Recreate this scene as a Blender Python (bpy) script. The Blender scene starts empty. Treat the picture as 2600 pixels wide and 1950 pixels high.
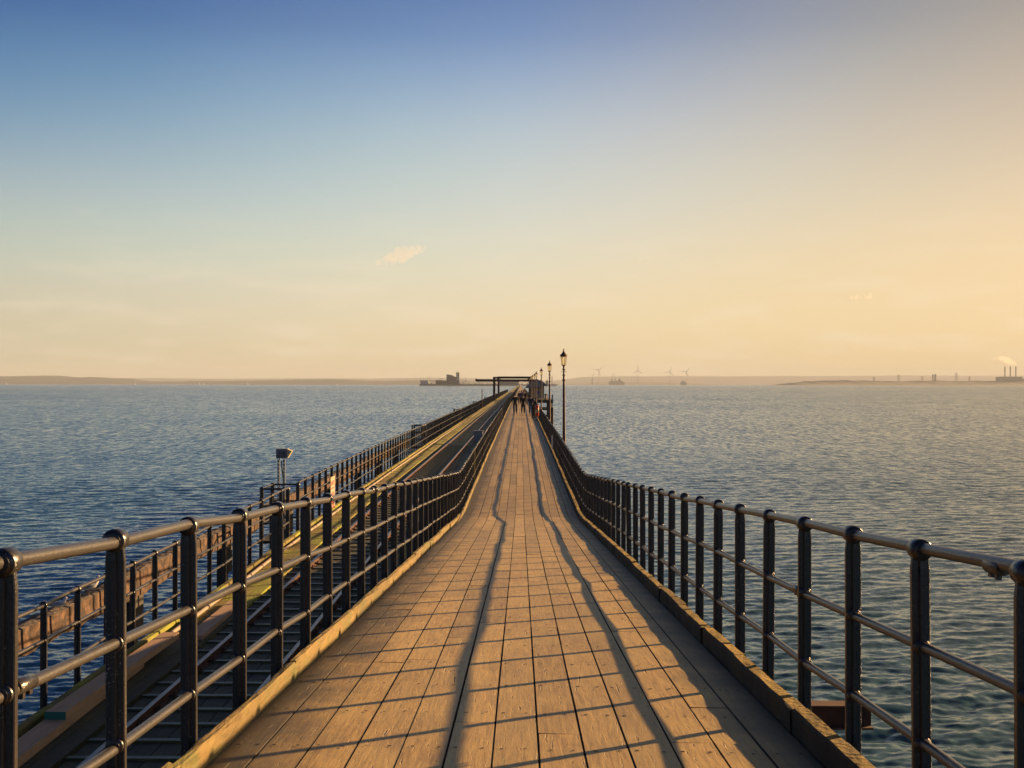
import bpy, math, random
import numpy as np
from mathutils import Vector, Matrix
R = math.radians
rnd = random.Random(7)
S = bpy.context.scene
COL = S.collection

# ------------------------------------------------------------------ camera
CAMZ = 6.0
F = 2900.0                      # focal length in pixels of the 2600 px wide photograph
cam_d = bpy.data.cameras.new("camera")
cam = bpy.data.objects.new("camera", cam_d); COL.objects.link(cam); S.camera = cam
cam_d.sensor_width = 36.0
cam_d.lens = 36.0 * F / 2600.0
cam_d.clip_start = 0.1; cam_d.clip_end = 80000
cam.matrix_world = (Matrix.Translation((0, 0, CAMZ)) @ Matrix.Rotation(math.atan(22 / F), 4, 'Z')
                    @ Matrix.Rotation(R(90) , 4, 'X') @ Matrix.Rotation(0.0012, 4, 'Z'))
# ------------------------------------------------------------------ light
S.view_settings.view_transform = 'Standard'; S.view_settings.look = 'None'
S.view_settings.gamma = 1.0; S.view_settings.use_curve_mapping = False
EXPO = 1.35
S.view_settings.exposure = EXPO
SUN_AZ = R(54.7); SUN_EL = R(13.5)
sd = Vector((math.sin(SUN_AZ) * math.cos(SUN_EL), math.cos(SUN_AZ) * math.cos(SUN_EL), math.sin(SUN_EL)))
sun_d = bpy.data.lights.new("sun", 'SUN'); sun = bpy.data.objects.new("sun", sun_d); COL.objects.link(sun)
sun_d.energy = 5.0; sun_d.angle = R(0.55); sun_d.color = (1.0, 0.60, 0.27)
sun.rotation_euler = sd.to_track_quat('Z', 'Y').to_euler()

def lin(c):
    return tuple(((v / 255) / 12.92 if v / 255 <= 0.04045 else ((v / 255 + 0.055) / 1.055) ** 2.4) for v in c)

W = bpy.data.worlds.new("World"); S.world = W; W.use_nodes = True
nt = W.node_tree; N = nt.nodes; L = nt.links; N.clear()
def nd(t, **k):
    n = N.new(t)
    for a, b in k.items(): setattr(n, a, b)
    return n
def mth(op, a, b=None, clamp=False):
    n = nd('ShaderNodeMath', operation=op, use_clamp=clamp)
    for i, v in enumerate((a, b)):
        if v is None: continue
        if isinstance(v, (int, float)): n.inputs[i].default_value = v
        else: L.new(v, n.inputs[i])
    return n.outputs[0]
tc = nd('ShaderNodeTexCoord'); sp = nd('ShaderNodeSeparateXYZ'); L.new(tc.outputs['Generated'], sp.inputs[0])
el = mth('ARCSINE', sp.outputs[2])
eldeg = mth('MULTIPLY', el, 180 / math.pi)
az = mth('ARCTAN2', sp.outputs[0], sp.outputs[1])
da = mth('SUBTRACT', az, SUN_AZ)
da = mth('ARCCOSINE', mth('COSINE', da))
da = mth('MULTIPLY', da, 180 / math.pi)           # degrees away from the sun's bearing
def ramp(stops):
    r = nd('ShaderNodeValToRGB')
    e = r.color_ramp.elements
    while len(e) > 1: e.remove(e[-1])
    first = True
    for deg, c in stops:
        p = max(0, min(1, (deg + 2) / 92.0))
        if first: x = e[0]; x.position = p; first = False
        else: x = e.new(p)
        x.color = (*lin(c), 1)
    L.new(mth('DIVIDE', mth('ADD', eldeg, 2.0), 92.0, True), r.inputs[0])
    return r.outputs[0]
SKYEL = [-2, 0.5, 3, 6, 9, 12.5, 15.5, 18.6, 27, 45, 90]
SKYCOL = {       # degrees of bearing away from the sun : colours at the elevations above
 0:   [(250,205,130),(255,216,148),(255,222,156),(255,226,165),(252,222,170),(240,214,172),(228,204,170),(216,194,168),(190,174,156),(96,98,110),(22,35,68)],
 31:  [(226,190,136),(240,206,148),(247,216,164),(243,213,168),(227,204,170),(202,185,163),(176,165,153),(152,147,142),(156,150,144),(70,78,98),(20,34,66)],
 43:  [(222,194,142),(238,208,156),(245,218,168),(238,217,178),(221,211,188),(197,194,188),(165,171,180),(128,140,164),(128,136,150),(54,72,102),(19,33,66)],
 55:  [(216,194,150),(235,209,162),(241,220,178),(231,222,195),(212,215,205),(183,198,207),(142,167,199),(98,131,180),(86,120,166),(38,66,110),(18,32,66)],
 67:  [(206,186,150),(226,204,162),(230,214,180),(216,216,194),(190,204,202),(152,180,198),(114,150,188),(76,114,168),(62,108,168),(30,66,120),(16,31,64)],
 79:  [(190,174,144),(211,194,158),(213,203,172),(197,203,186),(168,186,190),(118,155,184),(80,126,171),(46,94,155),(46,108,178),(24,68,130),(15,30,62)],
 110: [(165,160,150),(188,178,158),(190,186,168),(170,182,180),(136,164,184),(96,138,176),(66,112,162),(44,88,148),(36,84,150),(20,54,108),(14,29,60)],
 180: [(125,130,142),(135,138,150),(130,138,156),(115,130,155),(98,118,150),(82,107,146),(70,98,140),(54,80,120),(32,56,96),(20,38,74),(12,26,54)],
}
def hermite(x, xs, ys):
    if x <= xs[0]: return ys[0]
    for i in range(len(xs)-1):
        if x <= xs[i+1]:
            h = xs[i+1]-xs[i]; t = (x-xs[i])/h; g = []
            for j in (i, i+1):
                if j in (0, len(xs)-1): g.append(0.0)
                else:
                    d0 = (ys[j]-ys[j-1])/(xs[j]-xs[j-1]); d1 = (ys[j+1]-ys[j])/(xs[j+1]-xs[j]); g.append(0 if d0*d1 <= 0 else 2*d0*d1/(d0+d1))
            return (2*t**3-3*t*t+1)*ys[i] + (t**3-2*t*t+t)*h*g[0] + (3*t*t-2*t**3)*ys[i+1] + (t**3-t*t)*h*g[1]
    return ys[-1]
kk = sorted(SKYCOL)
ELS = [-2, -.5, .5, 1.5, 3, 4.5, 6, 7.5, 9, 10.7, 12.5, 14, 15.5, 17, 18.6, 20.5, 23, 27, 32, 38, 45, 60, 90]
def column(dg):
    cols = [[hermite(dg, kk, [SKYCOL[q][i][c] for q in kk]) for c in range(3)] for i in range(len(SKYEL))]
    return [(e, tuple(hermite(e, SKYEL, [cols[i][c] for i in range(len(SKYEL))]) for c in range(3))) for e in ELS]
keys = [0, 15, 31, 37, 43, 49, 55, 61, 67, 73, 79, 90, 110, 140, 180]
cur = ramp(column(0))
for a, b in zip(keys[:-1], keys[1:]):
    mr = nd('ShaderNodeMapRange', interpolation_type='LINEAR')
    L.new(da, mr.inputs[0]); mr.inputs[1].default_value = a; mr.inputs[2].default_value = b
    mx = nd('ShaderNodeMix', data_type='RGBA'); L.new(mr.outputs[0], mx.inputs[0])
    L.new(cur, mx.inputs[6]); L.new(ramp(column(b)), mx.inputs[7]); cur = mx.outputs[2]
# faint streaks of high cloud low over the horizon
mp = nd('ShaderNodeMapping'); L.new(tc.outputs['Generated'], mp.inputs[0]); mp.inputs['Scale'].default_value = (5, 5, 26)
nz = nd('ShaderNodeTexNoise'); L.new(mp.outputs[0], nz.inputs[0]); nz.inputs['Scale'].default_value = 2.2; nz.inputs['Detail'].default_value = 6
st = nd('ShaderNodeMapRange'); L.new(nz.outputs[0], st.inputs[0]); st.inputs[1].default_value = .5; st.inputs[2].default_value = .66; st.inputs[4].default_value = 0.32
sk = nd('ShaderNodeTexSky', sky_type='NISHITA'); sk.sun_disc = False; sk.sun_elevation = SUN_EL; sk.sun_rotation = SUN_AZ
sk.dust_density = 3.0
band = nd('ShaderNodeMapRange'); L.new(eldeg, band.inputs[0]); band.inputs[1].default_value = 9; band.inputs[2].default_value = 1.5
mu = mth('MULTIPLY', st.outputs[0], band.outputs[0])
mx = nd('ShaderNodeMix', data_type='RGBA'); L.new(mu, mx.inputs[0]); L.new(cur, mx.inputs[6]); mx.inputs[7].default_value = (*lin((255, 234, 206)), 1)
bg1 = nd('ShaderNodeBackground'); L.new(mx.outputs[2], bg1.inputs[0]); bg1.inputs[1].default_value = 1.0 / 2 ** EXPO
bg2 = nd('ShaderNodeBackground'); L.new(sk.outputs[0], bg2.inputs[0]); bg2.inputs[1].default_value = 0.05
ms = nd('ShaderNodeMixShader'); ms.inputs[0].default_value = 0.06
L.new(bg1.outputs[0], ms.inputs[1]); L.new(bg2.outputs[0], ms.inputs[2])
ow = nd('ShaderNodeOutputWorld'); L.new(ms.outputs[0], ow.inputs[0])
S.cycles.use_denoising = True
S.cycles.max_bounces = 8; S.cycles.volume_bounces = 1; S.cycles.transparent_max_bounces = 16
try: S.cycles.sample_clamp_indirect = 6
except Exception: pass

# ------------------------------------------------------------------ mesh helpers
class MB:
    def __init__(s): s.v = []; s.f = []; s.m = []; s.t = []; s.sm = []
    def add(s, vs, fs, mat=0, tone=0.5, smooth=False):
        b = len(s.v); s.v.extend([tuple(p) for p in vs])
        for f in fs:
            s.f.append(tuple(b + i for i in f)); s.m.append(mat); s.t.append(tone); s.sm.append(smooth)
    def box(s, a, b, mat=0, tone=.5):
        x0, y0, z0 = a; x1, y1, z1 = b
        s.add([(x0,y0,z0),(x1,y0,z0),(x1,y1,z0),(x0,y1,z0),(x0,y0,z1),(x1,y0,z1),(x1,y1,z1),(x0,y1,z1)],
              [(0,3,2,1),(4,5,6,7),(0,1,5,4),(1,2,6,5),(2,3,7,6),(3,0,4,7)], mat, tone)
    def obox(s, c, ax, ay, az, mat=0, tone=.5):      # centre and three half axes
        c, ax, ay, az = map(Vector, (c, ax, ay, az))
        P = [c + sx*ax + sy*ay + sz*az for sz in (-1,1) for sx, sy in ((-1,-1),(1,-1),(1,1),(-1,1))]
        s.add(P, [(0,3,2,1),(4,5,6,7),(0,1,5,4),(1,2,6,5),(2,3,7,6),(3,0,4,7)], mat, tone)
    def bar(s, p, q, w, h, mat=0, tone=.5, up=(0,0,1)):
        p, q = Vector(p), Vector(q); d = (q - p); l = d.length; d.normalize()
        sd_ = d.cross(Vector(up));
        if sd_.length < 1e-4: sd_ = Vector((1,0,0))
        sd_.normalize(); u = sd_.cross(d)
        s.obox((p+q)/2, d*l/2, sd_*w/2, u*h/2, mat, tone)
    def tube(s, pts, r, n=8, mat=0, tone=.5, smooth=True, cap=True):
        pts = [Vector(p) for p in pts]; rs = r if isinstance(r, (list, tuple)) else [r]*len(pts)
        b = []; prev = None
        for i, p in enumerate(pts):
            d = (pts[min(i+1, len(pts)-1)] - pts[max(i-1, 0)]).normalized()
            ref = Vector((0,0,1)) if abs(d.z) < .9 else Vector((0,1,0))
            u = d.cross(ref).normalized(); w = u.cross(d)
            for k in range(n):
                a = 2*math.pi*k/n
                b.append(p + (u*math.cos(a) + w*math.sin(a))*rs[i])
        fs = []
        for i in range(len(pts)-1):
            for k in range(n):
                k2 = (k+1) % n
                fs.append((i*n+k, i*n+k2, (i+1)*n+k2, (i+1)*n+k))
        s.add(b, fs, mat, tone, smooth)
        if cap:
            s.add(b[:n], [tuple(range(n-1,-1,-1))], mat, tone); s.add(b[-n:], [tuple(range(n))], mat, tone)
    def lathe(s, prof, c=(0,0,0), n=12, mat=0, tone=.5, smooth=True, axis='Z'):
        b = []
        for r, h in prof:
            for k in range(n):
                a = 2*math.pi*(k+.5)/n
                p = (r*math.cos(a), r*math.sin(a), h)
                if axis == 'Y': p = (p[0], p[2], p[1])
                if axis == 'X': p = (p[2], p[0], p[1])
                b.append((p[0]+c[0], p[1]+c[1], p[2]+c[2]))
        fs = []
        for i in range(len(prof)-1):
            for k in range(n):
                k2 = (k+1) % n
                q = (i*n+k, i*n+k2, (i+1)*n+k2, (i+1)*n+k)
                fs.append(q[::-1] if axis == 'Y' else q)
        s.add(b, fs, mat, tone, smooth)
    def ball(s, c, r, n=8, mat=0, tone=.5):
        rx, ry, rz = r if isinstance(r, (tuple, list)) else (r, r, r)
        b = []; m = max(4, n//2+1)
        for i in range(m+1):
            t = math.pi*i/m
            for k in range(n):
                a = 2*math.pi*k/n
                b.append((c[0]+rx*math.sin(t)*math.cos(a), c[1]+ry*math.sin(t)*math.sin(a), c[2]-rz*math.cos(t)))
        fs = [(i*n+k, i*n+(k+1)%n, (i+1)*n+(k+1)%n, (i+1)*n+k) for i in range(m) for k in range(n)]
        s.add(b, fs, mat, tone, True)
    def mesh(s, name, mats):
        me = bpy.data.meshes.new(name); me.from_pydata(s.v, [], s.f)
        for m in mats: me.materials.append(m)
        me.polygons.foreach_set('material_index', s.m); me.polygons.foreach_set('use_smooth', s.sm)
        at = me.attributes.new('tone', 'FLOAT', 'FACE'); at.data.foreach_set('value', s.t)
        me.update(); return me
    def build(s, name, mats, parent=None, loc=None):
        if not isinstance(mats, (list, tuple)): mats = [mats]
        o = bpy.data.objects.new(name, s.mesh(name, mats)); COL.objects.link(o)
        if parent: o.parent = parent
        if loc: o.location = loc
        return o

def tag(o, label=None, cat=None, group=None, kind=None):
    if label: o['label'] = label
    if cat: o['category'] = cat
    if group: o['group'] = group
    if kind: o['kind'] = kind
    return o
def thing(name, label, cat, loc=(0,0,0), group=None, rz=0):
    o = bpy.data.objects.new(name, None); COL.objects.link(o); o.location = loc; o.rotation_euler.z = rz
    o.empty_display_size = .2
    return tag(o, label, cat, group)
def copy_tree(o, parent=None):
    c = o.copy(); COL.objects.link(c); c.parent = parent
    for ch in list(o.children): copy_tree(ch, c)
    return c

# ------------------------------------------------------------------ materials
def mat(name, col, rough=.6, metal=0.0, noise=None, col2=None, bump=0.0, bscale=None, tone=0.0, stretch=(1,1,1), spec=.5, mossy=None, detail=5):
    m = bpy.data.materials.new(name); m.use_nodes = True; t = m.node_tree; n = t.nodes; l = t.links
    p = n['Principled BSDF']; p.inputs['Base Color'].default_value = (*col, 1); p.inputs['Roughness'].default_value = rough
    p.inputs['Metallic'].default_value = metal; p.inputs['Specular IOR Level'].default_value = spec
    tcn = n.new('ShaderNodeTexCoord'); mpn = n.new('ShaderNodeMapping'); mpn.inputs['Scale'].default_value = stretch
    l.new(tcn.outputs['Object'], mpn.inputs[0])
    out = None
    if noise:
        nn = n.new('ShaderNodeTexNoise'); nn.inputs['Scale'].default_value = noise; nn.inputs['Detail'].default_value = detail; nn.inputs['Roughness'].default_value = .65
        l.new(mpn.outputs[0], nn.inputs[0])
        mr = n.new('ShaderNodeMapRange'); mr.inputs[1].default_value = .33; mr.inputs[2].default_value = .67; l.new(nn.outputs[0], mr.inputs[0])
        mx = n.new('ShaderNodeMix'); mx.data_type = 'RGBA'; l.new(mr.outputs[0], mx.inputs[0])
        mx.inputs[6].default_value = (*col, 1); mx.inputs[7].default_value = (*(col2 or col), 1); out = mx.outputs[2]
    if mossy:
        nn = n.new('ShaderNodeTexNoise'); nn.inputs['Scale'].default_value = mossy[1]; nn.inputs['Detail'].default_value = 6
        l.new(tcn.outputs['Object'], nn.inputs[0])
        mr = n.new('ShaderNodeMapRange'); mr.inputs[1].default_value = mossy[2]; mr.inputs[2].default_value = mossy[2] + .15; l.new(nn.outputs[0], mr.inputs[0])
        mx = n.new('ShaderNodeMix'); mx.data_type = 'RGBA'; l.new(mr.outputs[0], mx.inputs[0])
        if out: l.new(out, mx.inputs[6])
        else: mx.inputs[6].default_value = (*col, 1)
        mx.inputs[7].default_value = (*mossy[0], 1); out = mx.outputs[2]
    if tone:
        a = n.new('ShaderNodeAttribute'); a.attribute_name = 'tone'
        mr = n.new('ShaderNodeMapRange'); mr.inputs[3].default_value = 1 - tone; mr.inputs[4].default_value = 1 + tone; l.new(a.outputs['Fac'], mr.inputs[0])
        mx = n.new('ShaderNodeMix'); mx.data_type = 'RGBA'; mx.blend_type = 'MULTIPLY'; mx.inputs[0].default_value = 1
        if out: l.new(out, mx.inputs[6])
        else: mx.inputs[6].default_value = (*col, 1)
        cb = n.new('ShaderNodeCombineColor'); [l.new(mr.outputs[0], cb.inputs[i]) for i in range(3)]
        l.new(cb.outputs[0], mx.inputs[7]); out = mx.outputs[2]
    if out: l.new(out, p.inputs['Base Color'])
    if bump:
        nb = n.new('ShaderNodeTexNoise'); nb.inputs['Scale'].default_value = bscale or noise or 20; nb.inputs['Detail'].default_value = 6
        l.new(mpn.outputs[0], nb.inputs[0])
        bn = n.new('ShaderNodeBump'); bn.inputs['Strength'].default_value = 1; bn.inputs['Distance'].default_value = bump
        l.new(nb.outputs[0], bn.inputs['Height']); l.new(bn.outputs[0], p.inputs['Normal'])
    return m
M = {}
# walked-on deck boards: worn oak, grain along the boards, short cracks
def deck_mat():
    m = bpy.data.materials.new('deck_boards'); m.use_nodes = True; t = m.node_tree; n = t.nodes; l = t.links
    p = n['Principled BSDF']; p.inputs['Roughness'].default_value = .55; p.inputs['Specular IOR Level'].default_value = .5
    tcn = n.new('ShaderNodeTexCoord'); at = n.new('ShaderNodeAttribute'); at.attribute_name = 'tone'
    # shift the grain per board so no two boards match
    ofs = n.new('ShaderNodeVectorMath'); ofs.operation = 'MULTIPLY_ADD'
    cb = n.new('ShaderNodeCombineXYZ'); [l.new(at.outputs['Fac'], cb.inputs[i]) for i in range(3)]
    l.new(cb.outputs[0], ofs.inputs[0]); ofs.inputs[1].default_value = (37, 91, 53); l.new(tcn.outputs['Object'], ofs.inputs[2])
    def noise(scale, stretch, det=6, rough=.6, dist=0):
        mp_ = n.new('ShaderNodeMapping'); mp_.inputs['Scale'].default_value = stretch; l.new(ofs.outputs[0], mp_.inputs[0])
        q = n.new('ShaderNodeTexNoise'); q.inputs['Scale'].default_value = scale; q.inputs['Detail'].default_value = det
        q.inputs['Roughness'].default_value = rough; q.inputs['Distortion'].default_value = dist; l.new(mp_.outputs[0], q.inputs[0]); return q.outputs[0]
    grain = noise(9, (5, .35, 1), 8, .7, .6)
    patch = noise(1.3, (1.2, .8, 1), 5)
    crack = noise(30, (2.2, .14, 1), 3, .5, .7)
    def rng(v, a, b, c, d):
        q = n.new('ShaderNodeMapRange'); l.new(v, q.inputs[0])
        for i, x in enumerate((a, b, c, d)): q.inputs[i+1].default_value = x
        return q.outputs[0]
    def mixc(f, a, b, bt='MIX'):
        q = n.new('ShaderNodeMix'); q.data_type = 'RGBA'; q.blend_type = bt
        if isinstance(f, float): q.inputs[0].default_value = f
        else: l.new(f, q.inputs[0])
        for i, v in ((6, a), (7, b)):
            if isinstance(v, tuple): q.inputs[i].default_value = (*v, 1)
            else: l.new(v, q.inputs[i])
        return q.outputs[2]
    c = mixc(rng(grain, .38, .62, 0, 1), (.43, .29, .092), (.27, .172, .05))
    stain = noise(2.4, (1.4, .5, 1), 7, .7, .4)
    c = mixc(rng(stain, .52, .68, 0, .45), c, (.15, .10, .045))
    c = mixc(rng(patch, .4, .7, 0, .55), c, (.50, .36, .125))
    mv = n.new('ShaderNodeMath'); mv.operation = 'MULTIPLY'
    c = mixc(rng(crack, .66, .72, 0, .75), c, (.06, .035, .02))
    # moss and grime along both walkway edges, darkened to paint in the shade there
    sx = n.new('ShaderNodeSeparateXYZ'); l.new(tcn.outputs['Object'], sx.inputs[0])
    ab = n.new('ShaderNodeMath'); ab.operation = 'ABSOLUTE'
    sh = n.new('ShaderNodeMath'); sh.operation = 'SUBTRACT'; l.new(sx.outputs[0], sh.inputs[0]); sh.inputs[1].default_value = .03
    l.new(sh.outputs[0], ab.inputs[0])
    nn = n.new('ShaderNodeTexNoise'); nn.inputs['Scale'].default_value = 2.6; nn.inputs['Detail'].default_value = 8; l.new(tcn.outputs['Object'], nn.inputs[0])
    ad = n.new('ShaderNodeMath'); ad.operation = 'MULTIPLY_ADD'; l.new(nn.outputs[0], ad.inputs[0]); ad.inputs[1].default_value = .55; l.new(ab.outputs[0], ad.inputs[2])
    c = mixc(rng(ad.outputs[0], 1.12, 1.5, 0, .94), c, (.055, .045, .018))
    tn = rng(at.outputs['Fac'], 0, 1, .68, 1.28)
    cc = n.new('ShaderNodeCombineColor'); [l.new(tn, cc.inputs[i]) for i in range(3)]
    c = mixc(1.0, c, cc.outputs[0], 'MULTIPLY')
    l.new(c, p.inputs['Base Color'])
    b1 = n.new('ShaderNodeBump'); b1.inputs['Distance'].default_value = .004; b1.inputs['Strength'].default_value = .8
    l.new(grain, b1.inputs['Height']); b2 = n.new('ShaderNodeBump'); b2.inputs['Distance'].default_value = .006; b2.invert = True
    l.new(rng(crack, .64, .74, 0, 1), b2.inputs['Height']); l.new(b1.outputs[0], b2.inputs['Normal'])
    b3 = n.new('ShaderNodeBump'); b3.inputs['Distance'].default_value = .012; l.new(patch, b3.inputs['Height']); l.new(b2.outputs[0], b3.inputs['Normal'])
    l.new(b3.outputs[0], p.inputs['Normal'])
    return m
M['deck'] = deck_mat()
M['nail'] = mat('nail_iron', (.02,.015,.012), .6)
M['under'] = mat('dark_timber', (.03,.024,.018), .85, noise=4, col2=(.055,.045,.03), bump=.01)
M['kerbL'] = mat('kerb_timber', (.22,.15,.042), .85, noise=7, col2=(.12,.082,.024), bump=.03, bscale=16, tone=.22, stretch=(1,.25,1.4), mossy=((.13,.12,.03), 3.5, .5))
M['kerbR'] = mat('kerb_timber_shaded', (.028,.022,.010), .9, noise=6, col2=(.018,.016,.008), bump=.014, bscale=16, tone=.2, stretch=(1,.3,1.2), mossy=((.04,.033,.008), 3.2, .5))  # same timber, with the shade on the right kerb's inner face put into the colour
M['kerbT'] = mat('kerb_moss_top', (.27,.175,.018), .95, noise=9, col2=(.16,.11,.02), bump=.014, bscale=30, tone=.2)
M['moss'] = mat('mossy_boards', (.21,.175,.035), .9, noise=2.2, col2=(.15,.11,.035), bump=.01, bscale=25, tone=.3, stretch=(1,.5,1), mossy=((.23,.25,.022), 1.3, .46))
M['bed'] = mat('track_bed_timber', (.05,.042,.022), .8, noise=3, col2=(.085,.08,.025), bump=.01, bscale=25, tone=.4, stretch=(1,.4,1))
M['sleeper'] = mat('sleeper_timber', (.085,.075,.03), .45, noise=5, col2=(.13,.12,.03), bump=.006, bscale=30, tone=.3)
M['railsteel'] = mat('rail_steel', (.30,.26,.235), .38, 1.0, noise=20, col2=(.2,.15,.12))
M['railrust'] = mat('rail_rust', (.10,.04,.022), .9, noise=15, col2=(.06,.026,.016), bump=.003)
# black gloss paint on the cast-iron railings, speckled with chips and droppings
def paint_mat():
    m = mat('black_railing_paint', (.018,.018,.022), .30, noise=7, col2=(.032,.030,.030), bump=.0016, bscale=90)
    n = m.node_tree.nodes; l = m.node_tree.links; p = n['Principled BSDF']
    g = n.new('ShaderNodeNewGeometry')
    v = n.new('ShaderNodeTexNoise'); v.inputs['Scale'].default_value = 120; v.inputs['Detail'].default_value = 2; l.new(g.outputs['Position'], v.inputs[0])
    w = n.new('ShaderNodeTexNoise'); w.inputs['Scale'].default_value = 3.0; w.inputs['Detail'].default_value = 3; l.new(g.outputs['Position'], w.inputs[0])
    ad = n.new('ShaderNodeMath'); ad.operation = 'MULTIPLY_ADD'; l.new(w.outputs[0], ad.inputs[0]); ad.inputs[1].default_value = .45; l.new(v.outputs[0], ad.inputs[2])
    mr = n.new('ShaderNodeMapRange'); mr.inputs[1].default_value = .96; mr.inputs[2].default_value = 1.0; l.new(ad.outputs[0], mr.inputs[0])
    mx = n.new('ShaderNodeMix'); mx.data_type = 'RGBA'; l.new(mr.outputs[0], mx.inputs[0])
    src = p.inputs['Base Color'].links[0].from_socket; l.new(src, mx.inputs[6]); mx.inputs[7].default_value = (.42,.38,.33,1); l.new(mx.outputs[2], p.inputs['Base Color'])
    r = n.new('ShaderNodeMapRange'); l.new(w.outputs[0], r.inputs[0]); r.inputs[1].default_value=.3; r.inputs[2].default_value=.7; r.inputs[3].default_value = .2; r.inputs[4].default_value = .42
    l.new(r.outputs[0], p.inputs['Roughness'])
    return m
M['paint'] = paint_mat()
# the tube rails, worn to a dull grey bronze by hands
M['tube'] = mat('worn_rail_paint', (.055,.052,.052), .36, .10, noise=6, col2=(.04,.038,.037), bump=.0016, bscale=110, stretch=(1,.4,1))
M['yellowpost'] = mat('yellowed_paint', (.32,.25,.05), .6, noise=12, col2=(.2,.15,.04))
M['ironbrown'] = mat('brown_iron', (.12,.045,.038), .6, noise=3, col2=(.07,.03,.025))
M['rust'] = mat('rusty_steel', (.12,.045,.025), .85, noise=6, col2=(.05,.02,.015), bump=.006)
M['beam'] = mat('weathered_concrete_beam', (.15,.085,.048), .9, noise=4.5, col2=(.06,.034,.024), bump=.035, bscale=7, detail=9, mossy=((.03,.02,.016), 6.5, .46), tone=.3)
M['beamtop'] = mat('broken_beam_top', (.06,.05,.045), .95, noise=8, col2=(.12,.10,.08), bump=.05, bscale=9)
M['pipe'] = mat('grey_pink_pipe', (.36,.27,.19), .6, noise=4, col2=(.26,.2,.14), tone=.15)
M['newwood'] = mat('fresh_plank', (.46,.31,.18), .75, noise=10, col2=(.36,.23,.13), bump=.002, stretch=(3,.3,1))
M['teal'] = mat('teal_end_paint', (.01,.16,.13), .6)
M['white'] = mat('white_paint', (.72,.69,.64), .5, noise=6, col2=(.6,.57,.52))
M['cream'] = mat('cream_paint', (.55,.47,.28), .6, noise=3, col2=(.48,.40,.22))
M['grey'] = mat('grey_cabinet_paint', (.17,.18,.21), .5, noise=5, col2=(.22,.22,.24))
M['galv'] = mat('galvanised_steel', (.12,.12,.13), .5, .5, noise=9, col2=(.2,.19,.2))
M['red'] = mat('red_plastic', (.62,.035,.02), .45)
M['signred'] = mat('red_sign_paint', (.5,.05,.04), .6)
M['signpale'] = mat('pale_sign_board', (.42,.33,.22), .6, noise=8, col2=(.36,.27,.18))
M['blue'] = mat('blue_paint', (.06,.07,.19), .5)
M['roofblue'] = mat('blue_grey_roofing', (.075,.09,.11), .6, noise=5, col2=(.06,.07,.088))
M['timberdark'] = mat('black_tarred_timber', (.03,.024,.022), .8, noise=6, col2=(.06,.05,.04), bump=.01)
M['gull'] = mat('white_feathers', (.72,.70,.66), .8, noise=14, col2=(.62,.6,.56))
M['gullgrey'] = mat('grey_feathers', (.26,.28,.31), .8)
M['bill'] = mat('orange_bill', (.5,.22,.03), .6)
M['skin'] = mat('skin', (.42,.24,.16), .6)
M['farhill'] = mat('far_hill_woods', (.016,.03,.042), 1.0, noise=.01, col2=(.03,.042,.05))
M['farhill2'] = mat('pale_far_hill', (.10,.12,.13), 1.0, noise=.004, col2=(.11,.10,.07))
M['farland'] = mat('far_flat_land', (.10,.075,.04), 1.0, noise=.012, col2=(.07,.06,.035))
M['fardark'] = mat('far_building_grey', (.055,.05,.055), .8, noise=.15, col2=(.08,.075,.07))
M['farpale'] = mat('far_pale_cladding', (.42,.47,.50), .6, noise=.2, col2=(.34,.39,.42))
M['farglass'] = mat('far_tower_glazing', (.35,.45,.45), .2)
M['farred'] = mat('red_ship_hull', (.25,.06,.04), .7)
M['farwhite'] = mat('far_white_paint', (.75,.73,.70), .6)
M['farmetal'] = mat('hazed_turbine_paint', (.30,.28,.26), .7)  # turbine colour lightened so that distance haze is painted in
M['chimney'] = mat('chimney_concrete', (.16,.13,.11), .8)
def lamp_glass():
    m = bpy.data.materials.new('milky_lantern_glass'); m.use_nodes = True; n = m.node_tree.nodes; l = m.node_tree.links
    p = n['Principled BSDF']; p.inputs['Base Color'].default_value = (.6,.6,.52,1); p.inputs['Roughness'].default_value = .25
    tr = n.new('ShaderNodeBsdfTransparent'); tr.inputs[0].default_value = (.95,.90,.74,1)
    tl = n.new('ShaderNodeBsdfTranslucent'); tl.inputs[0].default_value = (.62,.62,.56,1)
    m1 = n.new('ShaderNodeMixShader'); m1.inputs[0].default_value = .35; l.new(tl.outputs[0], m1.inputs[1]); l.new(p.outputs[0], m1.inputs[2])
    m2 = n.new('ShaderNodeMixShader'); m2.inputs[0].default_value = .55; l.new(m1.outputs[0], m2.inputs[1]); l.new(tr.outputs[0], m2.inputs[2])
    l.new(m2.outputs[0], n['Material Output'].inputs[0]); return m
M['lampglass'] = lamp_glass()
def volume_mat(name, col, dens, aniso=0.0):
    m = bpy.data.materials.new(name); m.use_nodes = True; n = m.node_tree.nodes; l = m.node_tree.links
    n.remove(n['Principled BSDF']); v = n.new('ShaderNodeVolumePrincipled')
    v.inputs['Color'].default_value = (*col, 1); v.inputs['Density'].default_value = dens; v.inputs['Anisotropy'].default_value = aniso
    l.new(v.outputs[0], n['Material Output'].inputs['Volume']); return m

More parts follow.
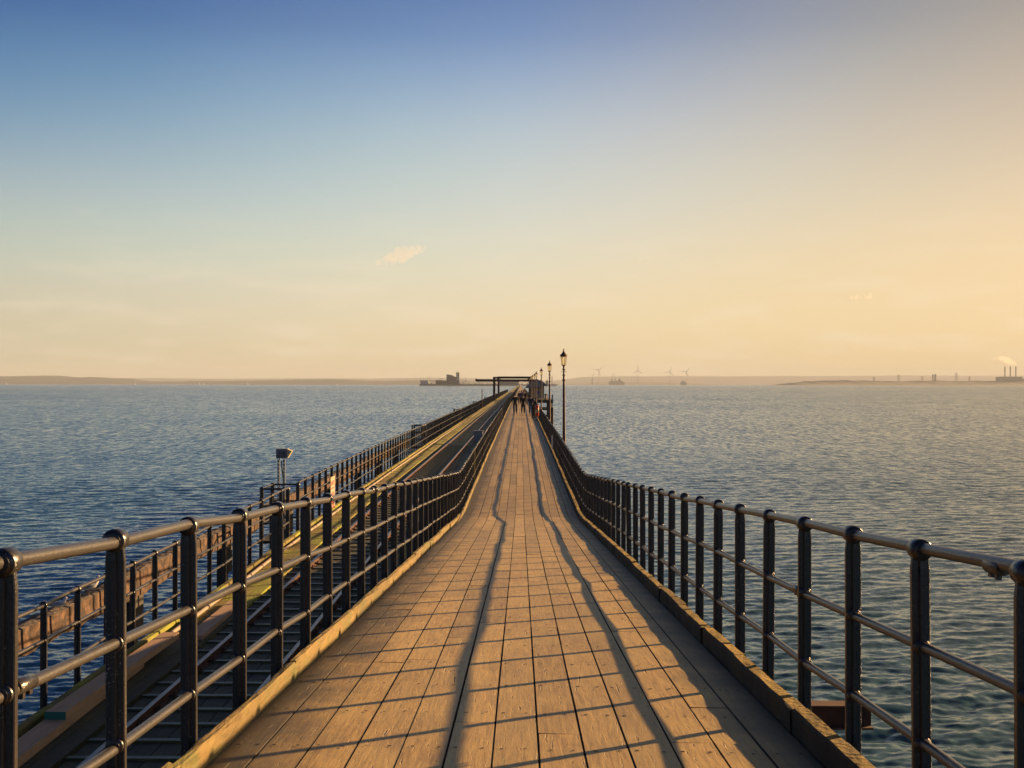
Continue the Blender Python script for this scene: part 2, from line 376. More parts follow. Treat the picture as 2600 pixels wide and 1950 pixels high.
# ------------------------------------------------------------------ sea: one polar sheet, real waves where near
WSLOPE = 0.028; TILT = .088
def build_sea():
    th = np.concatenate([np.arange(-180, -34, 6.0), np.arange(-34, 34, 0.11), np.arange(34, 180, 6.0)])
    th = np.radians(th); nc = len(th)
    r = [0.4]
    while r[-1] < 30000:
        x = r[-1]
        k = 1.30 if x < 9 else (1.0026 if x < 75 else (1.0042 if x < 220 else (1.012 if x < 700 else 1.25)))
        r.append(x * k)
    r = np.array(r); nr = len(r)
    Rg, T = np.meshgrid(r, th, indexing='ij')
    X = Rg * np.sin(T); Y = Rg * np.cos(T)
    dr = np.gradient(r)[:, None]
    rs = np.random.RandomState(4)
    Z = np.zeros_like(X)
    nW = 120
    for i in range(nW):
        lam = 0.24 * (2.4 / 0.24) ** ((i / (nW - 1)) ** 1.25)
        lam *= rs.uniform(.93, 1.07)
        # crests lie mostly across the view, wind from the sun's side
        d = R(-12) + rs.normal(0, .55)
        k = 2 * math.pi / lam; ph = rs.uniform(0, 6.28)
        amp = WSLOPE * (1.0 if lam < .75 else (.75 / lam) ** 1.1) / k
        fade = np.clip((lam / 2.6 - dr) / (lam / 2.6 - lam / 6), 0, 1)
        rows = np.nonzero(fade[:, 0] > 0)[0]
        if not len(rows): continue
        n_ = rows[-1] + 1
        a = k * (X[:n_] * math.sin(d) + Y[:n_] * math.cos(d)) + ph
        Z[:n_] += fade[:n_] * amp * (np.sin(a) + .22 * np.cos(2 * a))
    # patches of stronger and weaker ripple
    g = .75 + .35 * np.sin(X * .11 + 1.3 * np.sin(Y * .05)) * np.sin(Y * .08 + 1.1 * np.sin(X * .07))
    Z *= g
    wide = (np.abs(T) > R(33))
    Z[wide] = 0
    V = np.stack([X, Y, Z], -1).reshape(-1, 3).astype(np.float32)
    V = np.vstack([V, np.array([[0, 0, 0]], np.float32)])
    i = np.arange(nr - 1)[:, None]; j = np.arange(nc)[None, :]; j2 = (j + 1) % nc
    q = np.stack([i * nc + j, (i + 1) * nc + j, (i + 1) * nc + j2, i * nc + j2], -1).reshape(-1, 4)
    q = q[:, ::-1]
    me = bpy.data.meshes.new('sea'); me.vertices.add(len(V)); me.vertices.foreach_set('co', V.ravel())
    c = nc * nr; jj = np.arange(nc); tri = np.stack([np.full(nc, c), (jj + 1) % nc, jj], -1)
    loops = np.concatenate([q.ravel(), tri.ravel()]); me.loops.add(len(loops)); me.loops.foreach_set('vertex_index', loops.astype(np.int32))
    nq = len(q); me.polygons.add(nq + nc)
    st_ = np.concatenate([np.arange(nq) * 4, nq * 4 + np.arange(nc) * 3]); tot = np.concatenate([np.full(nq, 4), np.full(nc, 3)])
    me.polygons.foreach_set('loop_start', st_.astype(np.int32)); me.polygons.foreach_set('loop_total', tot.astype(np.int32))
    me.polygons.foreach_set('use_smooth', np.ones(nq + nc, bool))
    me.update(calc_edges=True); me.validate()
    o = bpy.data.objects.new('sea', me); COL.objects.link(o); o['kind'] = 'structure'
    m = bpy.data.materials.new('sea_water'); m.use_nodes = True; t = m.node_tree; n = t.nodes; l = t.links
    p = n['Principled BSDF']; p.inputs['Base Color'].default_value = (.028, .078, .100, 1); p.inputs['Roughness'].default_value = .14
    p.inputs['IOR'].default_value = 1.333
    g_ = n.new('ShaderNodeNewGeometry')
    ln_ = n.new('ShaderNodeVectorMath'); ln_.operation = 'LENGTH'; l.new(g_.outputs['Position'], ln_.inputs[0])
    acc = None
    # ripples of every size; the broad streaks of gusts only out where single waves merge
    for sx_, sy_, ax_, ay_, d0, d1 in ((5.5, 10, .14, .30, -1, 0), (2.2, 4, .12, .26, -1, 0), (1.3, 1.3, .08, .20, 25, 90), (2.6, .42, .10, .36, 50, 150), (1.3, .09, .08, .40, 150, 450), (.45, .02, .05, .40, 500, 1500), (.012, .012, .0, .06, -1, 0)):
        mp_ = n.new('ShaderNodeMapping'); mp_.inputs['Scale'].default_value = (sx_, sy_, 1); l.new(g_.outputs['Position'], mp_.inputs[0])
        q_ = n.new('ShaderNodeTexNoise'); q_.inputs['Scale'].default_value = 1; q_.inputs['Detail'].default_value = 3; q_.inputs['Roughness'].default_value = .6
        l.new(mp_.outputs[0], q_.inputs[0])
        s_ = n.new('ShaderNodeVectorMath'); s_.operation = 'SUBTRACT'; l.new(q_.outputs['Color'], s_.inputs[0]); s_.inputs[1].default_value = (.5, .5, .5)
        k_ = n.new('ShaderNodeVectorMath'); k_.operation = 'MULTIPLY'; l.new(s_.outputs[0], k_.inputs[0]); k_.inputs[1].default_value = (ax_*1.35, ay_*1.35, 0)
        v_ = k_.outputs[0]
        if d1 > 0:
            f_ = n.new('ShaderNodeMapRange'); l.new(ln_.outputs['Value'], f_.inputs[0]); f_.inputs[1].default_value = d0; f_.inputs[2].default_value = d1
            sc2 = n.new('ShaderNodeVectorMath'); sc2.operation = 'SCALE'; l.new(v_, sc2.inputs[0]); l.new(f_.outputs[0], sc2.inputs['Scale']); v_ = sc2.outputs[0]
        if acc is None: acc = v_
        else:
            a_ = n.new('ShaderNodeVectorMath'); a_.operation = 'ADD'; l.new(acc, a_.inputs[0]); l.new(v_, a_.inputs[1]); acc = a_.outputs[0]
    # seen at a glancing angle a rough sea shows mostly the wave faces turned to whoever looks (the backs are masked)
    sx3 = n.new('ShaderNodeSeparateXYZ'); l.new(g_.outputs['Incoming'], sx3.inputs[0])
    hz = n.new('ShaderNodeCombineXYZ'); l.new(sx3.outputs[0], hz.inputs[0]); l.new(sx3.outputs[1], hz.inputs[1])
    wt = n.new('ShaderNodeMapRange'); l.new(sx3.outputs[2], wt.inputs[0]); wt.inputs[1].default_value = 0; wt.inputs[2].default_value = .30; wt.inputs[3].default_value = TILT; wt.inputs[4].default_value = 0
    sc3 = n.new('ShaderNodeVectorMath'); sc3.operation = 'SCALE'; l.new(hz.outputs[0], sc3.inputs[0]); l.new(wt.outputs[0], sc3.inputs['Scale'])
    a3 = n.new('ShaderNodeVectorMath'); a3.operation = 'ADD'; l.new(acc, a3.inputs[0]); l.new(sc3.outputs[0], a3.inputs[1]); acc = a3.outputs[0]
    a_ = n.new('ShaderNodeVectorMath'); a_.operation = 'ADD'; l.new(g_.outputs['Normal'], a_.inputs[0]); l.new(acc, a_.inputs[1])
    nm = n.new('ShaderNodeVectorMath'); nm.operation = 'NORMALIZE'; l.new(a_.outputs[0], nm.inputs[0]); l.new(nm.outputs[0], p.inputs['Normal'])
    me.materials.append(m)
build_sea()

# ------------------------------------------------------------------ levels of the pier
def interp(y, pts):
    if y <= pts[0][0]:
        (a, b), (c, d) = pts[0], pts[1]; return b + (d - b) * (y - a) / (c - a)
    for (a, b), (c, d) in zip(pts[:-1], pts[1:]):
        if y <= c: return b + (d - b) * (y - a) / (c - a)
    return pts[-1][1]
DP = [(0, 1.28), (24.6, 2.935), (25.8, 2.99), (27.2, 3.0), (47, 2.87), (84, 2.76), (110, 2.68), (200, 2.63), (500, 2.6), (3000, 2.2)]
RP = [(0, 3.27), (15, 3.25), (24, 3.16), (36, 3.09), (56, 3.06), (90, 3.03), (190, 2.98), (500, 2.95), (3000, 2.5)]
def wz(x, y, h=0): return CAMZ - interp(y, DP) - .016 * x + h          # height of the walkway surface
def rz_(y, h=0): return CAMZ - interp(y, RP) + h                        # height of the railway boardwalk
D = 0.855
XL, XR = -1.38, 1.45                                                    # railing lines of the walkway
FAR = 3000.0

# walkway deck
def build_deck():
    b = MB(); seams = [-1.295] + [.081 + .202*k for k in range(-6, 7)] + [1.325]
    kinks = [24.6, 25.2, 25.8, 26.5, 27.2]
    for i, (xa, xb) in enumerate(zip(seams[:-1], seams[1:])):
        if xb - xa < .05: xb = xa
        y = 2.0 - rnd.random()*3
        while y < 300:
            ln = D * rnd.choice([4, 4, 4, 5, 3]) if y < 60 else D*8
            y2 = y + ln - .004
            if xb > xa:
                tone = min(1, max(0, rnd.gauss(.5, .2)))
                ys = sorted(set([y, y2] + [q for q in kinks if y < q < y2] + [y + (y2-y)*k/4 for k in range(1, 4)]))
                g = .0038; dz = rnd.uniform(-.0015, .0015); wa = rnd.uniform(-.002, .002); wb = rnd.uniform(-.002, .002)
                vs = []
                for q in ys:
                    j1 = rnd.uniform(-.0012, .0012); j2 = rnd.uniform(-.0012, .0012)
                    x0 = xa + g + j1; x1 = xb - g + j2
                    vs += [(x0, q, wz(x0, q, -.045)), (x0, q, wz(x0, q, dz - .0015)), (x0+.002, q, wz(x0, q, dz + wa)),
                           (x1-.002, q, wz(x1, q, dz + wb)), (x1, q, wz(x1, q, dz - .0015)), (x1, q, wz(x1, q, -.045))]
                fs = []
                for k in range(len(ys)-1):
                    for e in range(5):
                        fs.append((k*6+e, (k+1)*6+e, (k+1)*6+e+1, k*6+e+1)[::-1] if False else (k*6+e, k*6+e+1, (k+1)*6+e+1, (k+1)*6+e))
                fs.append((5, 4, 3, 2, 1, 0)); e0 = (len(ys)-1)*6; fs.append(tuple(e0+q for q in range(6)))
                b.add(vs, fs, 0, tone)
                for q in range(len(fs)):
                    if q >= len(fs)-2 or q % 5 != 2: b.m[len(b.m)-len(fs)+q] = 2
            y += ln
        # nails in rows over the joists
        yy = 4.35
        while yy < 34 and xb > xa:
            for fx in (.22, .75):
                if rnd.random() < .1: continue
                cx = xa + (xb-xa)*fx + rnd.uniform(-.012, .012); cy = yy + rnd.uniform(-.015, .015); rr = rnd.uniform(.006, .010)
                z = wz(cx, cy, .0035)
                b.add([(cx + rr*math.cos(a)*1.2, cy + rr*math.sin(a), z) for a in [k*math.pi/3 for k in range(6)]], [(0,1,2,3,4,5)], 1)
            yy += .7125
    for y0, y1 in ((300, 700), (700, 1500), (1500, FAR)):
        b.add([(-1.3, y0, wz(-1.3, y0)), (1.33, y0, wz(1.33, y0)), (1.33, y1, wz(1.33, y1)), (-1.3, y1, wz(-1.3, y1))], [(0,1,2,3)], 0, .55)
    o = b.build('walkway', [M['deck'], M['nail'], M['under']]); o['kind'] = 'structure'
    # sub-frame: joists, edge beams, cross heads and piles under the walkway and the railway
    b = MB()
    ys = [-2, 24.6, 27.2, 47, 84, 110, 200, 500, 1500, FAR]
    for x, wd, dp, dd in ((-1.36, .1, .36, .05), (1.405, .1, .36, .05), (0, .25, .3, .05)):
        for a, c in zip(ys[:-1], ys[1:]):
            b.bar((x, a, wz(x, a, -dd - dp/2)), (x, c, wz(x, c, -dd - dp/2)), wd, dp)
    for a, c in zip(ys[:-1], ys[1:]):
        b.bar((-3.1, a, rz_(a, -.16)), (-3.1, c, rz_(c, -.16)), 2.98, .04)
        for x in (-4.72, -3.7, -2.7):
            b.bar((x, a, rz_(a, -.32)), (x, c, rz_(c, -.32)), .14, .34)
    y = 7.1
    while y < 420:
        b.box((-4.9, y-.12, rz_(y)-.75), (-1.6, y+.12, rz_(y)-.49))
        b.box((-1.5, y+.5-.1, wz(0, y)-.66), (1.5, y+.5+.1, wz(0, y)-.42))
        for x in (-4.5, -2.9, -1.3, 1.2):
            zt = rz_(y)-.5 if x < -2 else wz(x, y)-.45
            b.tube([(x, y+(.0 if x < -2 else .5), -2), (x, y+(.0 if x < -2 else .5), zt)], .16, 8)
        y += 9.1
    y = 2.0
    while y < 60:
        b.box((-1.30, y-.03, wz(0, y)-.18), (1.35, y+.03, wz(0, y)-.075)); y += .7125
    o = b.build('pier_substructure', [M['under']]); o['kind'] = 'structure'
build_deck()

# kerbs of the walkway
def kerb(x0, x1, hfun, h, seg, ys, ye, m, name, gap=.01, chip=.006, zoff=0, top=None):
    b = MB(); y = ys
    while y < ye:
        ln = seg * rnd.uniform(.85, 1.15) if y < 60 else seg*4
        y2 = min(ye, y + ln)
        n = 6 if y < 40 else 2
        t = rnd.random(); vs = []; hh = h + rnd.uniform(-.008, .008); dx = rnd.uniform(-.008, .008)
        for k in range(n+1):
            q = y + gap/2 + (y2 - y - gap)*k/n
            c1, c2, c3 = (rnd.uniform(-chip, chip) for _ in range(3))
            base = hfun((x0+x1)/2, q) + zoff
            vs += [(x0+dx+c1*.4, q, base-.02), (x0+dx+c1*.6, q, base+hh-.012+c2), (x0+dx+.012, q, base+hh+c3*.6),
                   (x1+dx-.012, q, base+hh+c2*.6), (x1+dx+c3*.6, q, base+hh-.012+c1), (x1+dx+c3*.4, q, base-.02)]
        fs = [(k*6+e, k*6+e+1, (k+1)*6+e+1, (k+1)*6+e) for k in range(n) for e in range(5)]
        fs += [(5,4,3,2,1,0), tuple(n*6+q for q in range(6))]
        b.add(vs, fs, 0, t)
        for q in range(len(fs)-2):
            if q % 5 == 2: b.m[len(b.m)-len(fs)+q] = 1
        y = y2
    o = b.build(name, [m, top or m]); o['kind'] = 'structure'; return o
kerb(-1.345, -1.293, wz, .10, 2.6, 1.5, 300, M['kerbL'], 'kerb', chip=.010)
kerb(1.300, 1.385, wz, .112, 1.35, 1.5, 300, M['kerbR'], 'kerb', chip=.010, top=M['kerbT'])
kerb(-4.66, -4.57, lambda x, y: rz_(y), .10, 3.2, 5, 420, M['moss'], 'kerb', zoff=0)

# railway boardwalk, track bed
def build_railway():
    b = MB()
    seams = [-4.57, -4.38, -4.17, -3.98]
    for xa, xb in zip(seams[:-1], seams[1:]):
        y = 4 - rnd.random()*3
        while y < 420:
            ln = rnd.uniform(2.4, 4.2) if y < 90 else 16; y2 = y+ln-.01
            t = min(1, max(0, rnd.gauss(.5, .22)));
            if rnd.random() < .04: t = 1
            n = 3; vs = []
            for k in range(n+1):
                q = y+(y2-y)*k/n
                vs += [(xa+.004, q, rz_(q)-.05), (xa+.004, q, rz_(q)), (xb-.004, q, rz_(q)), (xb-.004, q, rz_(q)-.05)]
            fs = [(k*4+e, k*4+e+1, (k+1)*4+e+1, (k+1)*4+e) for k in range(n) for e in range(3)] + [(3,2,1,0), tuple(n*4+q for q in range(4))]
            b.add(vs, fs, 1 if y < 15 else 0, t); y += ln
    # short cross boards let into the walk (new pale ones among the mossy)
    for y in (24.9, 35.1, 35.3, 47.2, 62.5, 66.8, 71, 72.1, 78):
        x0 = rnd.choice([-4.45, -4.33]); b.box((x0, y, rz_(y)+.004), (x0+rnd.uniform(.25, .4), y+.22, rz_(y)+.012), 2, 1)
    seams = [-3.98, -3.76, -3.52, -3.28, -3.04, -2.8, -2.56, -2.32, -2.08, -1.84, -1.6]
    for xa, xb in zip(seams[:-1], seams[1:]):
        y = 4 - rnd.random()*3
        while y < 420:
            ln = rnd.uniform(2.4, 4.2) if y < 90 else 16; y2 = y+ln-.01
            h = -.045 if -3.98 <= xa < -2.4 else -.03
            t = rnd.random()
            vs = []; n = 2
            for k in range(n+1):
                q = y+(y2-y)*k/n
                vs += [(xa+.005, q, rz_(q, h)-.04), (xa+.005, q, rz_(q, h)), (xb-.005, q, rz_(q, h)), (xb-.005, q, rz_(q, h)-.04)]
            fs = [(k*4+e, k*4+e+1, (k+1)*4+e+1, (k+1)*4+e) for k in range(n) for e in range(3)] + [(3,2,1,0), tuple(n*4+q for q in range(4))]
            b.add(vs, fs, 1 if xa < -2.4 else (0 if rnd.random() < .6 else 1), t); y += ln
    for y0, y1 in ((420, 1000), (1000, FAR)):
        b.add([(-4.6, y0, rz_(y0)), (-1.6, y0, rz_(y0)), (-1.6, y1, rz_(y1)), (-4.6, y1, rz_(y1))], [(0,1,2,3)], 0, .5)
    o = b.build('railway_boardwalk', [M['moss'], M['bed'], M['newwood']]); o['kind'] = 'structure'
    # the track
    t = thing('railway_track', 'narrow gauge railway track with rusty rails on timber sleepers', 'railway track', (-3.22, 6, rz_(6)))
    prof = [(-.045,0),(-.045,.012),(-.01,.025),(-.008,.075),(-.026,.085),(-.026,.105),(-.018,.11),(.018,.11),(.026,.105),(.026,.085),(.008,.075),(.01,.025),(.045,.012),(.045,0)]
    for x in (-3.70, -2.74):
        b = MB(); ys = [3, 15, 24, 36, 56, 90, 190, 500, 1500]; vs = []; n = len(prof)
        for q in ys:
            vs += [(x + px, q, rz_(q, -.045 + pz*.8)) for px, pz in prof]
        for k in range(len(ys)-1):
            for e in range(n-1):
                b.f.append((k*n+e, k*n+e+1, (k+1)*n+e+1, (k+1)*n+e)[::-1]); b.m.append(0 if e in (5, 6, 7) else 1); b.t.append(.5); b.sm.append(False)
        b.v = vs
        o = b.build('rail', [M['railsteel'], M['railrust']], t); o.matrix_parent_inverse = t.matrix_world.inverted(); 
        o.location = (3.22, -6, -rz_(6))
    sb = MB(); sb.box((-.78, -.035, -.055), (.78, .035, -.0225), 0, .5)
    for sx in (-.48, .48):
        sb.box((sx-.085, -.045, -.0225), (sx+.085, .045, -.012), 1)
        for k in (-.06, .06): sb.tube([(sx+k, 0, -.012), (sx+k, 0, .012)], .013, 6, 1)
    me = None; y = 7.0; rest = MB(); cnt = 0
    while y < 400:
        if cnt < 100:
            if me is None: me = sb.mesh('sleeper', [M['sleeper'], M['railrust']])
            o = bpy.data.objects.new('sleeper', me); COL.objects.link(o); o.parent = t
            o.location = (0, y-6, rz_(y)-rz_(6))
        else:
            z = rz_(y)-rz_(6); rest.box((-.78, y-6-.06, z-.055), (.78, y-6+.06, z-.0225), 0, rnd.random())
        y += .5; cnt += 1
    o = rest.build('sleeper', [M['sleeper']], t); o['kind'] = 'stuff'
    # service pipe along the boardwalk
    b = MB(); y = 12.2
    while y < 200:
        ln = 3.1; x = -4.46 + rnd.uniform(-.012, .012); x2 = -4.46 + rnd.uniform(-.012, .012)
        b.tube([(x, y, rz_(y, .045)), (x2, y+ln-.05, rz_(y+ln, .058))], .030, 10, 0, rnd.random())
        b.tube([(x2, y+ln-.14, rz_(y+ln, .058)), (x2, y+ln+.02, rz_(y+ln, .058))], .038, 10, 0, .2)
        y += ln
    tag(b.build('pipe', [M['pipe']]), 'long pale service pipe in jointed lengths lying beside the mossy kerb', 'pipe')
build_railway()

# ------------------------------------------------------------------ railings
RH = (.985, .635, .285)
def post_mesh(name='post', m='paint', base=True, low=-.16):
    b = MB()
    # cruciform cast-iron shaft
    sec = [(-.033,-.009),(-.030,-.012),(-.010,-.013),(-.007,-.027),(.007,-.027),(.010,-.013),(.030,-.012),(.033,-.009),
           (.033,.009),(.030,.012),(.010,.013),(.007,.027),(-.007,.027),(-.010,.013),(-.030,.012),(-.033,.009)]
    lv = [(low, 1), (.915, 1), (.96, .86)]
    vs = []; n = len(sec)
    for z, k in lv: vs += [(x*k, y*k, z) for x, y in sec]
    b.add(vs, [(j*n+e, j*n+(e+1)%n, (j+1)*n+(e+1)%n, (j+1)*n+e) for j in range(2) for e in range(n)] , 0)
    for zc, r in ((RH[0], .040), (RH[1], .031), (RH[2], .031)):
        w = .029 if zc > .9 else .023
        b.lathe([(.0, -w), (r*.66, -w*1.25), (r*.70, -w*1.2), (r*.70, -w), (r*.93, -w*.97), (r*.99, -w*.86), (r*.99, w*.86), (r*.93, w*.97), (r*.70, w), (r*.70, w*1.2), (r*.66, w*1.25), (0, w*1.25)], (0, 0, zc), 16, 0, .5, True, 'Y')
    if base:
        b.box((-.048, -.035, low-.02), (.048, .035, low+.012))
        b.tube([(-.02, -.03, low+.03), (-.02, .03, low+.03)], .009, 6)
    return b.mesh(name, [M[m]])
PM = post_mesh(low=-.12); PMY = post_mesh('post_yellow', 'yellowpost', low=-.12)

def railing(name, label, X, hf, y0, y1, yoff, special=(), gaps=(), rail_to=600, couplings=()):
    """X: line of the railing, hf(x,y): deck height. Posts every D metres."""
    t = thing(name, label, 'railing', (X, y0, hf(X, y0)))
    z0 = hf(X, y0); ys = []; y = y0 + yoff
    while y < y1:
        if not any(a < y < c for a, c in gaps): ys.append(y)
        y += D
    rest = MB()
    for i, y in enumerate(ys):
        if i < 100:
            o = bpy.data.objects.new('post', PM); COL.objects.link(o); o.parent = t
            for s_ in special:
                if abs(y - s_) < D/2: o.data = PMY; o['label'] = 'post with peeling yellow paint'
            o.location = (0, y-y0, hf(X, y)-z0)
            o.rotation_euler = (rnd.gauss(0, .003), rnd.gauss(0, .004), 0)
        else:
            z = hf(X, y)-z0
            rest.box((-.033, y-y0-.011, z-.1), (.033, y-y0+.011, z+.96))
            for h in RH: rest.box((-.036, y-y0-.028, z+h-.036), (.036, y-y0+.028, z+h+.036))
    if rest.v:
        o = rest.build('post', [M['paint']], t); o['kind'] = 'stuff'
    spans = []; a = y0
    for g0, g1 in gaps: spans.append((a, g0)); a = g1
    spans.append((a, min(y1, rail_to)))
    for h, rr, nm in ((RH[0], .0215, 'handrail'), (RH[1], .0185, 'rail'), (RH[2], .0185, 'rail')):
        b = MB()
        for a, c in spans:
            pts = []; q = a
            while q < c: pts.append(q); q += D if q < 130 else 20
            pts.append(c)
            # tubes that sag and kink slightly between posts
            P = [(rnd.gauss(0, .003), q-y0, hf(X, q)-z0+h+rnd.gauss(0, .006)) for q in pts]
            b.tube(P, rr, 12, 0)
        b.build(nm, [M['tube']], t)
    for (yc, hi) in couplings:
        b = MB(); z = hf(X, yc)-z0+RH[hi]; rr = .0215 if hi == 0 else .0185
        sl = (hf(X, yc+.1)-hf(X, yc-.1))/.2
        b.tube([(0, yc-y0-.055, z-.055*sl), (0, yc-y0-.05, z-.05*sl), (0, yc-y0+.05, z+.05*sl), (0, yc-y0+.055, z+.055*sl)], [rr+.001, rr+.0042, rr+.0042, rr+.001], 14)
        b.box((-.008, yc-y0-.02, z-rr-.018), (.008, yc-y0-.004, z-rr)); b.box((-.01, yc-y0+.02, z-rr-.016), (.01, yc-y0+.04, z-rr))
        b.build('coupling', [M['paint']], t)
    return t
# left walkway railing: posts at k*D with phase so that one stands at 3.894 m
railing('walkway_railing', 'black railing between the walkway and the railway track, in front of the rails', XL, wz, 2.18, 420, .004, special=(33.82,),
        couplings=((3.16, 1), (7.4, 0), (10.6, 0), (22.1, 1), (13.3, 2), (15.9, 0)))
railing('walkway_railing', 'black railing on the seaward side of the walkway, next to the lamp posts', XR, wz, 2.36, 420, .06, couplings=((3.49, 0), (5.98, 1), (8.55, 0), (12.0, 0)))
railing('railway_railing', 'outer black railing beyond the railway track, beside the rust-brown beam', -4.69, lambda x, y: rz_(y)+.09 , 5.2, 420, .02, special=(46.0, 39.5), gaps=((23.1, 24.1),), couplings=((27.0, 0), (12.0, 1)))

# refuge bays that stick out from the outer railing
def bay(y, label, depth=.55, ln=1.0):
    z = rz_(y)+.09
    t = thing('refuge_bay', label, 'railing bay', (-4.69, y, z), 'refuge bays on the outer railing')
    for px, py in ((-.02, -.02), (-depth, 0), (-depth, ln), (-.02, ln+.02)):
        b = MB(); b.box((px-.035, py-.03, -.1), (px+.035, py+.03, .96)); b.lathe([(.0,.99),(.03,.985),(.045,.96),(.045,.93)][::-1], (px, py, 0), 10)
        b.build('post', [M['paint']], t)
    for h in (.95, .6, .25):
        b = MB(); P = [(-.02, -.02, h), (-depth, 0, h), (-depth, ln, h), (-.02, ln+.02, h)]
        for a, c in zip(P[:-1], P[1:]): b.tube([a, c], .02, 10)
        b.build('rail', [M['tube'] if h < .9 else M['paint']], t)
    b = MB(); b.box((-depth-.08, -.1, -.15), (-.07, ln+.1, -.09)); b.build('platform', [M['under']], t)
for y, lb in ((23.1, 'railing bay with the grey box mast standing in it'), (55.2, 'second railing bay from the camera on the outer railing'),
              (89.5, 'third railing bay from the camera on the outer railing'), (126.5, 'fourth railing bay from the camera, past the thin pole'),
              (165, 'fifth railing bay from the camera, just before the brown gantry')):
    bay(y, lb)

# ------------------------------------------------------------------ brown beam with piles beyond the outer railing
def build_beam():
    t = thing('concrete_beam', 'long rust-brown broken beam standing on dark piles beyond the outer railing', 'beam', (-6.0, 6, rz_(6)))
    rs = random.Random(5)
    b = MB(); y = 4.0; vs = []; n = 0
    prev = None
    ys = []
    while y < 62: ys.append(y); y += .22
    sec = []
    for q in ys:
        zt = CAMZ - 2.95 + .02*math.sin(q*.7); zb = CAMZ - 3.33 + .03*math.sin(q*.9+1)
        j = lambda a=.012: rs.uniform(-a, a)
        sec.append([(-6.22+j(), q, zb+j(.02)), (-6.22+j(), q, zt+j(.02)), (-6.12, q, zt+.02+j(.025)), (-6.03, q, zt+.01+j(.02)), (-6.0+j(.006), q, zt-.01), (-6.0+j(.008), q, zt-.12), (-5.99+j(.008), q, zt-.25), (-6.0+j(.01), q, zb+.03+j()), (-6.03, q, zb+j(.025))])
    m = 9
    for k, sc_ in enumerate(sec): b.v += sc_
    for k in range(len(sec)-1):
        for e in range(m):
            b.f.append((k*m+e, k*m+(e+1)%m, (k+1)*m+(e+1)%m, (k+1)*m+e)); b.m.append(1 if e in (1,2,3) else 0); b.t.append(rs.random() if k % 9 else 0); b.sm.append(False)
    b.f.append(tuple(range(m-1,-1,-1))); b.m.append(0); b.t.append(.5); b.sm.append(False)
    o = b.build('beam', [M['beam'], M['beamtop']], t); o.location = (6, -6, -rz_(6))
    for y in (8.5, 18.0, 23.6, 30, 36.4, 43, 49.5, 56):
        b = MB(); b.box((-.13, y-6-.15, -rz_(6)-1.5), (.03, y-6+.15, CAMZ-3.0-rz_(6))); b.box((.032, y-6-.2, CAMZ-3.9-rz_(6)), (.10, y-6+.2, CAMZ-3.34-rz_(6)))
        b.build('pile', [M['timberdark']], t, (-.12, 0, 0))
build_beam()

# gulls on the beam
def gull(x, y, z, rz, label, sc):
    t = thing('seagull', label, 'seagull', (x, y, z), 'gulls on the brown beam', rz); t.scale = (sc,)*3
    b = MB()
    P = [(0,-.17,.10),(0,-.10,.115),(0,0,.12),(0,.09,.14),(0,.13,.19),(0,.145,.235),(0,.165,.255),(0,.19,.25)]
    b.tube(P, [.012,.045,.065,.058,.036,.034,.033,.012], 12)
    b.build('body', [M['gull']], t)
    for s_ in (-1, 1):
        w = MB(); w.tube([(s_*.045,.09,.15),(s_*.062,0,.145),(s_*.05,-.12,.13),(s_*.02,-.24,.115)], [.02,.035,.026,.006], 8); w.build('wing', [M['gullgrey']], t)
        l_ = MB(); l_.tube([(s_*.022, 0, .07), (s_*.022, .005, 0)], .005, 6); l_.box((s_*.022-.012, 0, 0), (s_*.022+.012, .035, .005)); l_.build('leg', [M['bill']], t)
    bb = MB(); bb.tube([(0,.185,.25),(0,.235,.24)], [.009,.003], 8); bb.build('bill', [M['bill']], t)
gull(-6.03, 14.85, CAMZ-2.955, R(-70), 'white gull resting on the brown beam, the one nearer the camera', .6)
gull(-6.06, 15.95, CAMZ-2.95, R(-60), 'white gull standing upright on the brown beam, farther one of the two', .9)

# spare planks lying on the boardwalk
b = MB(); b.box((0, .004, 0), (.2, 3.4, .075), 0); b.box((0, 0, 0), (.2, .004, .075), 1)
o = b.build('plank', [M['newwood'], M['teal']]); tag(o, 'pale squared plank with a teal painted end lying on top of the pile', 'plank', 'planks on the boardwalk')
o.location = (-4.47, 10.7, rz_(10.7, .095)); o.rotation_euler = (R(.2), 0, R(-.8))
b = MB(); b.box((0, 0, 0), (.22, 5.4, .085), 0)
o = b.build('plank', [M['newwood']]); tag(o, 'pale plank lying on the boardwalk underneath the teal-ended one', 'plank', 'planks on the boardwalk')
o.location = (-4.42, 7.6, rz_(8, .008)); o.rotation_euler = (R(.15), 0, R(1.0))
b = MB(); b.box((0, 0, 0), (.2, 2.3, .06), 0)
o = b.build('plank', [M['newwood']]); tag(o, 'short pale plank flat on the boardwalk just past the stacked pair', 'plank', 'planks on the boardwalk')
o.location = (-4.22, 14.4, rz_(15, .008)); o.rotation_euler.z = R(1.2)

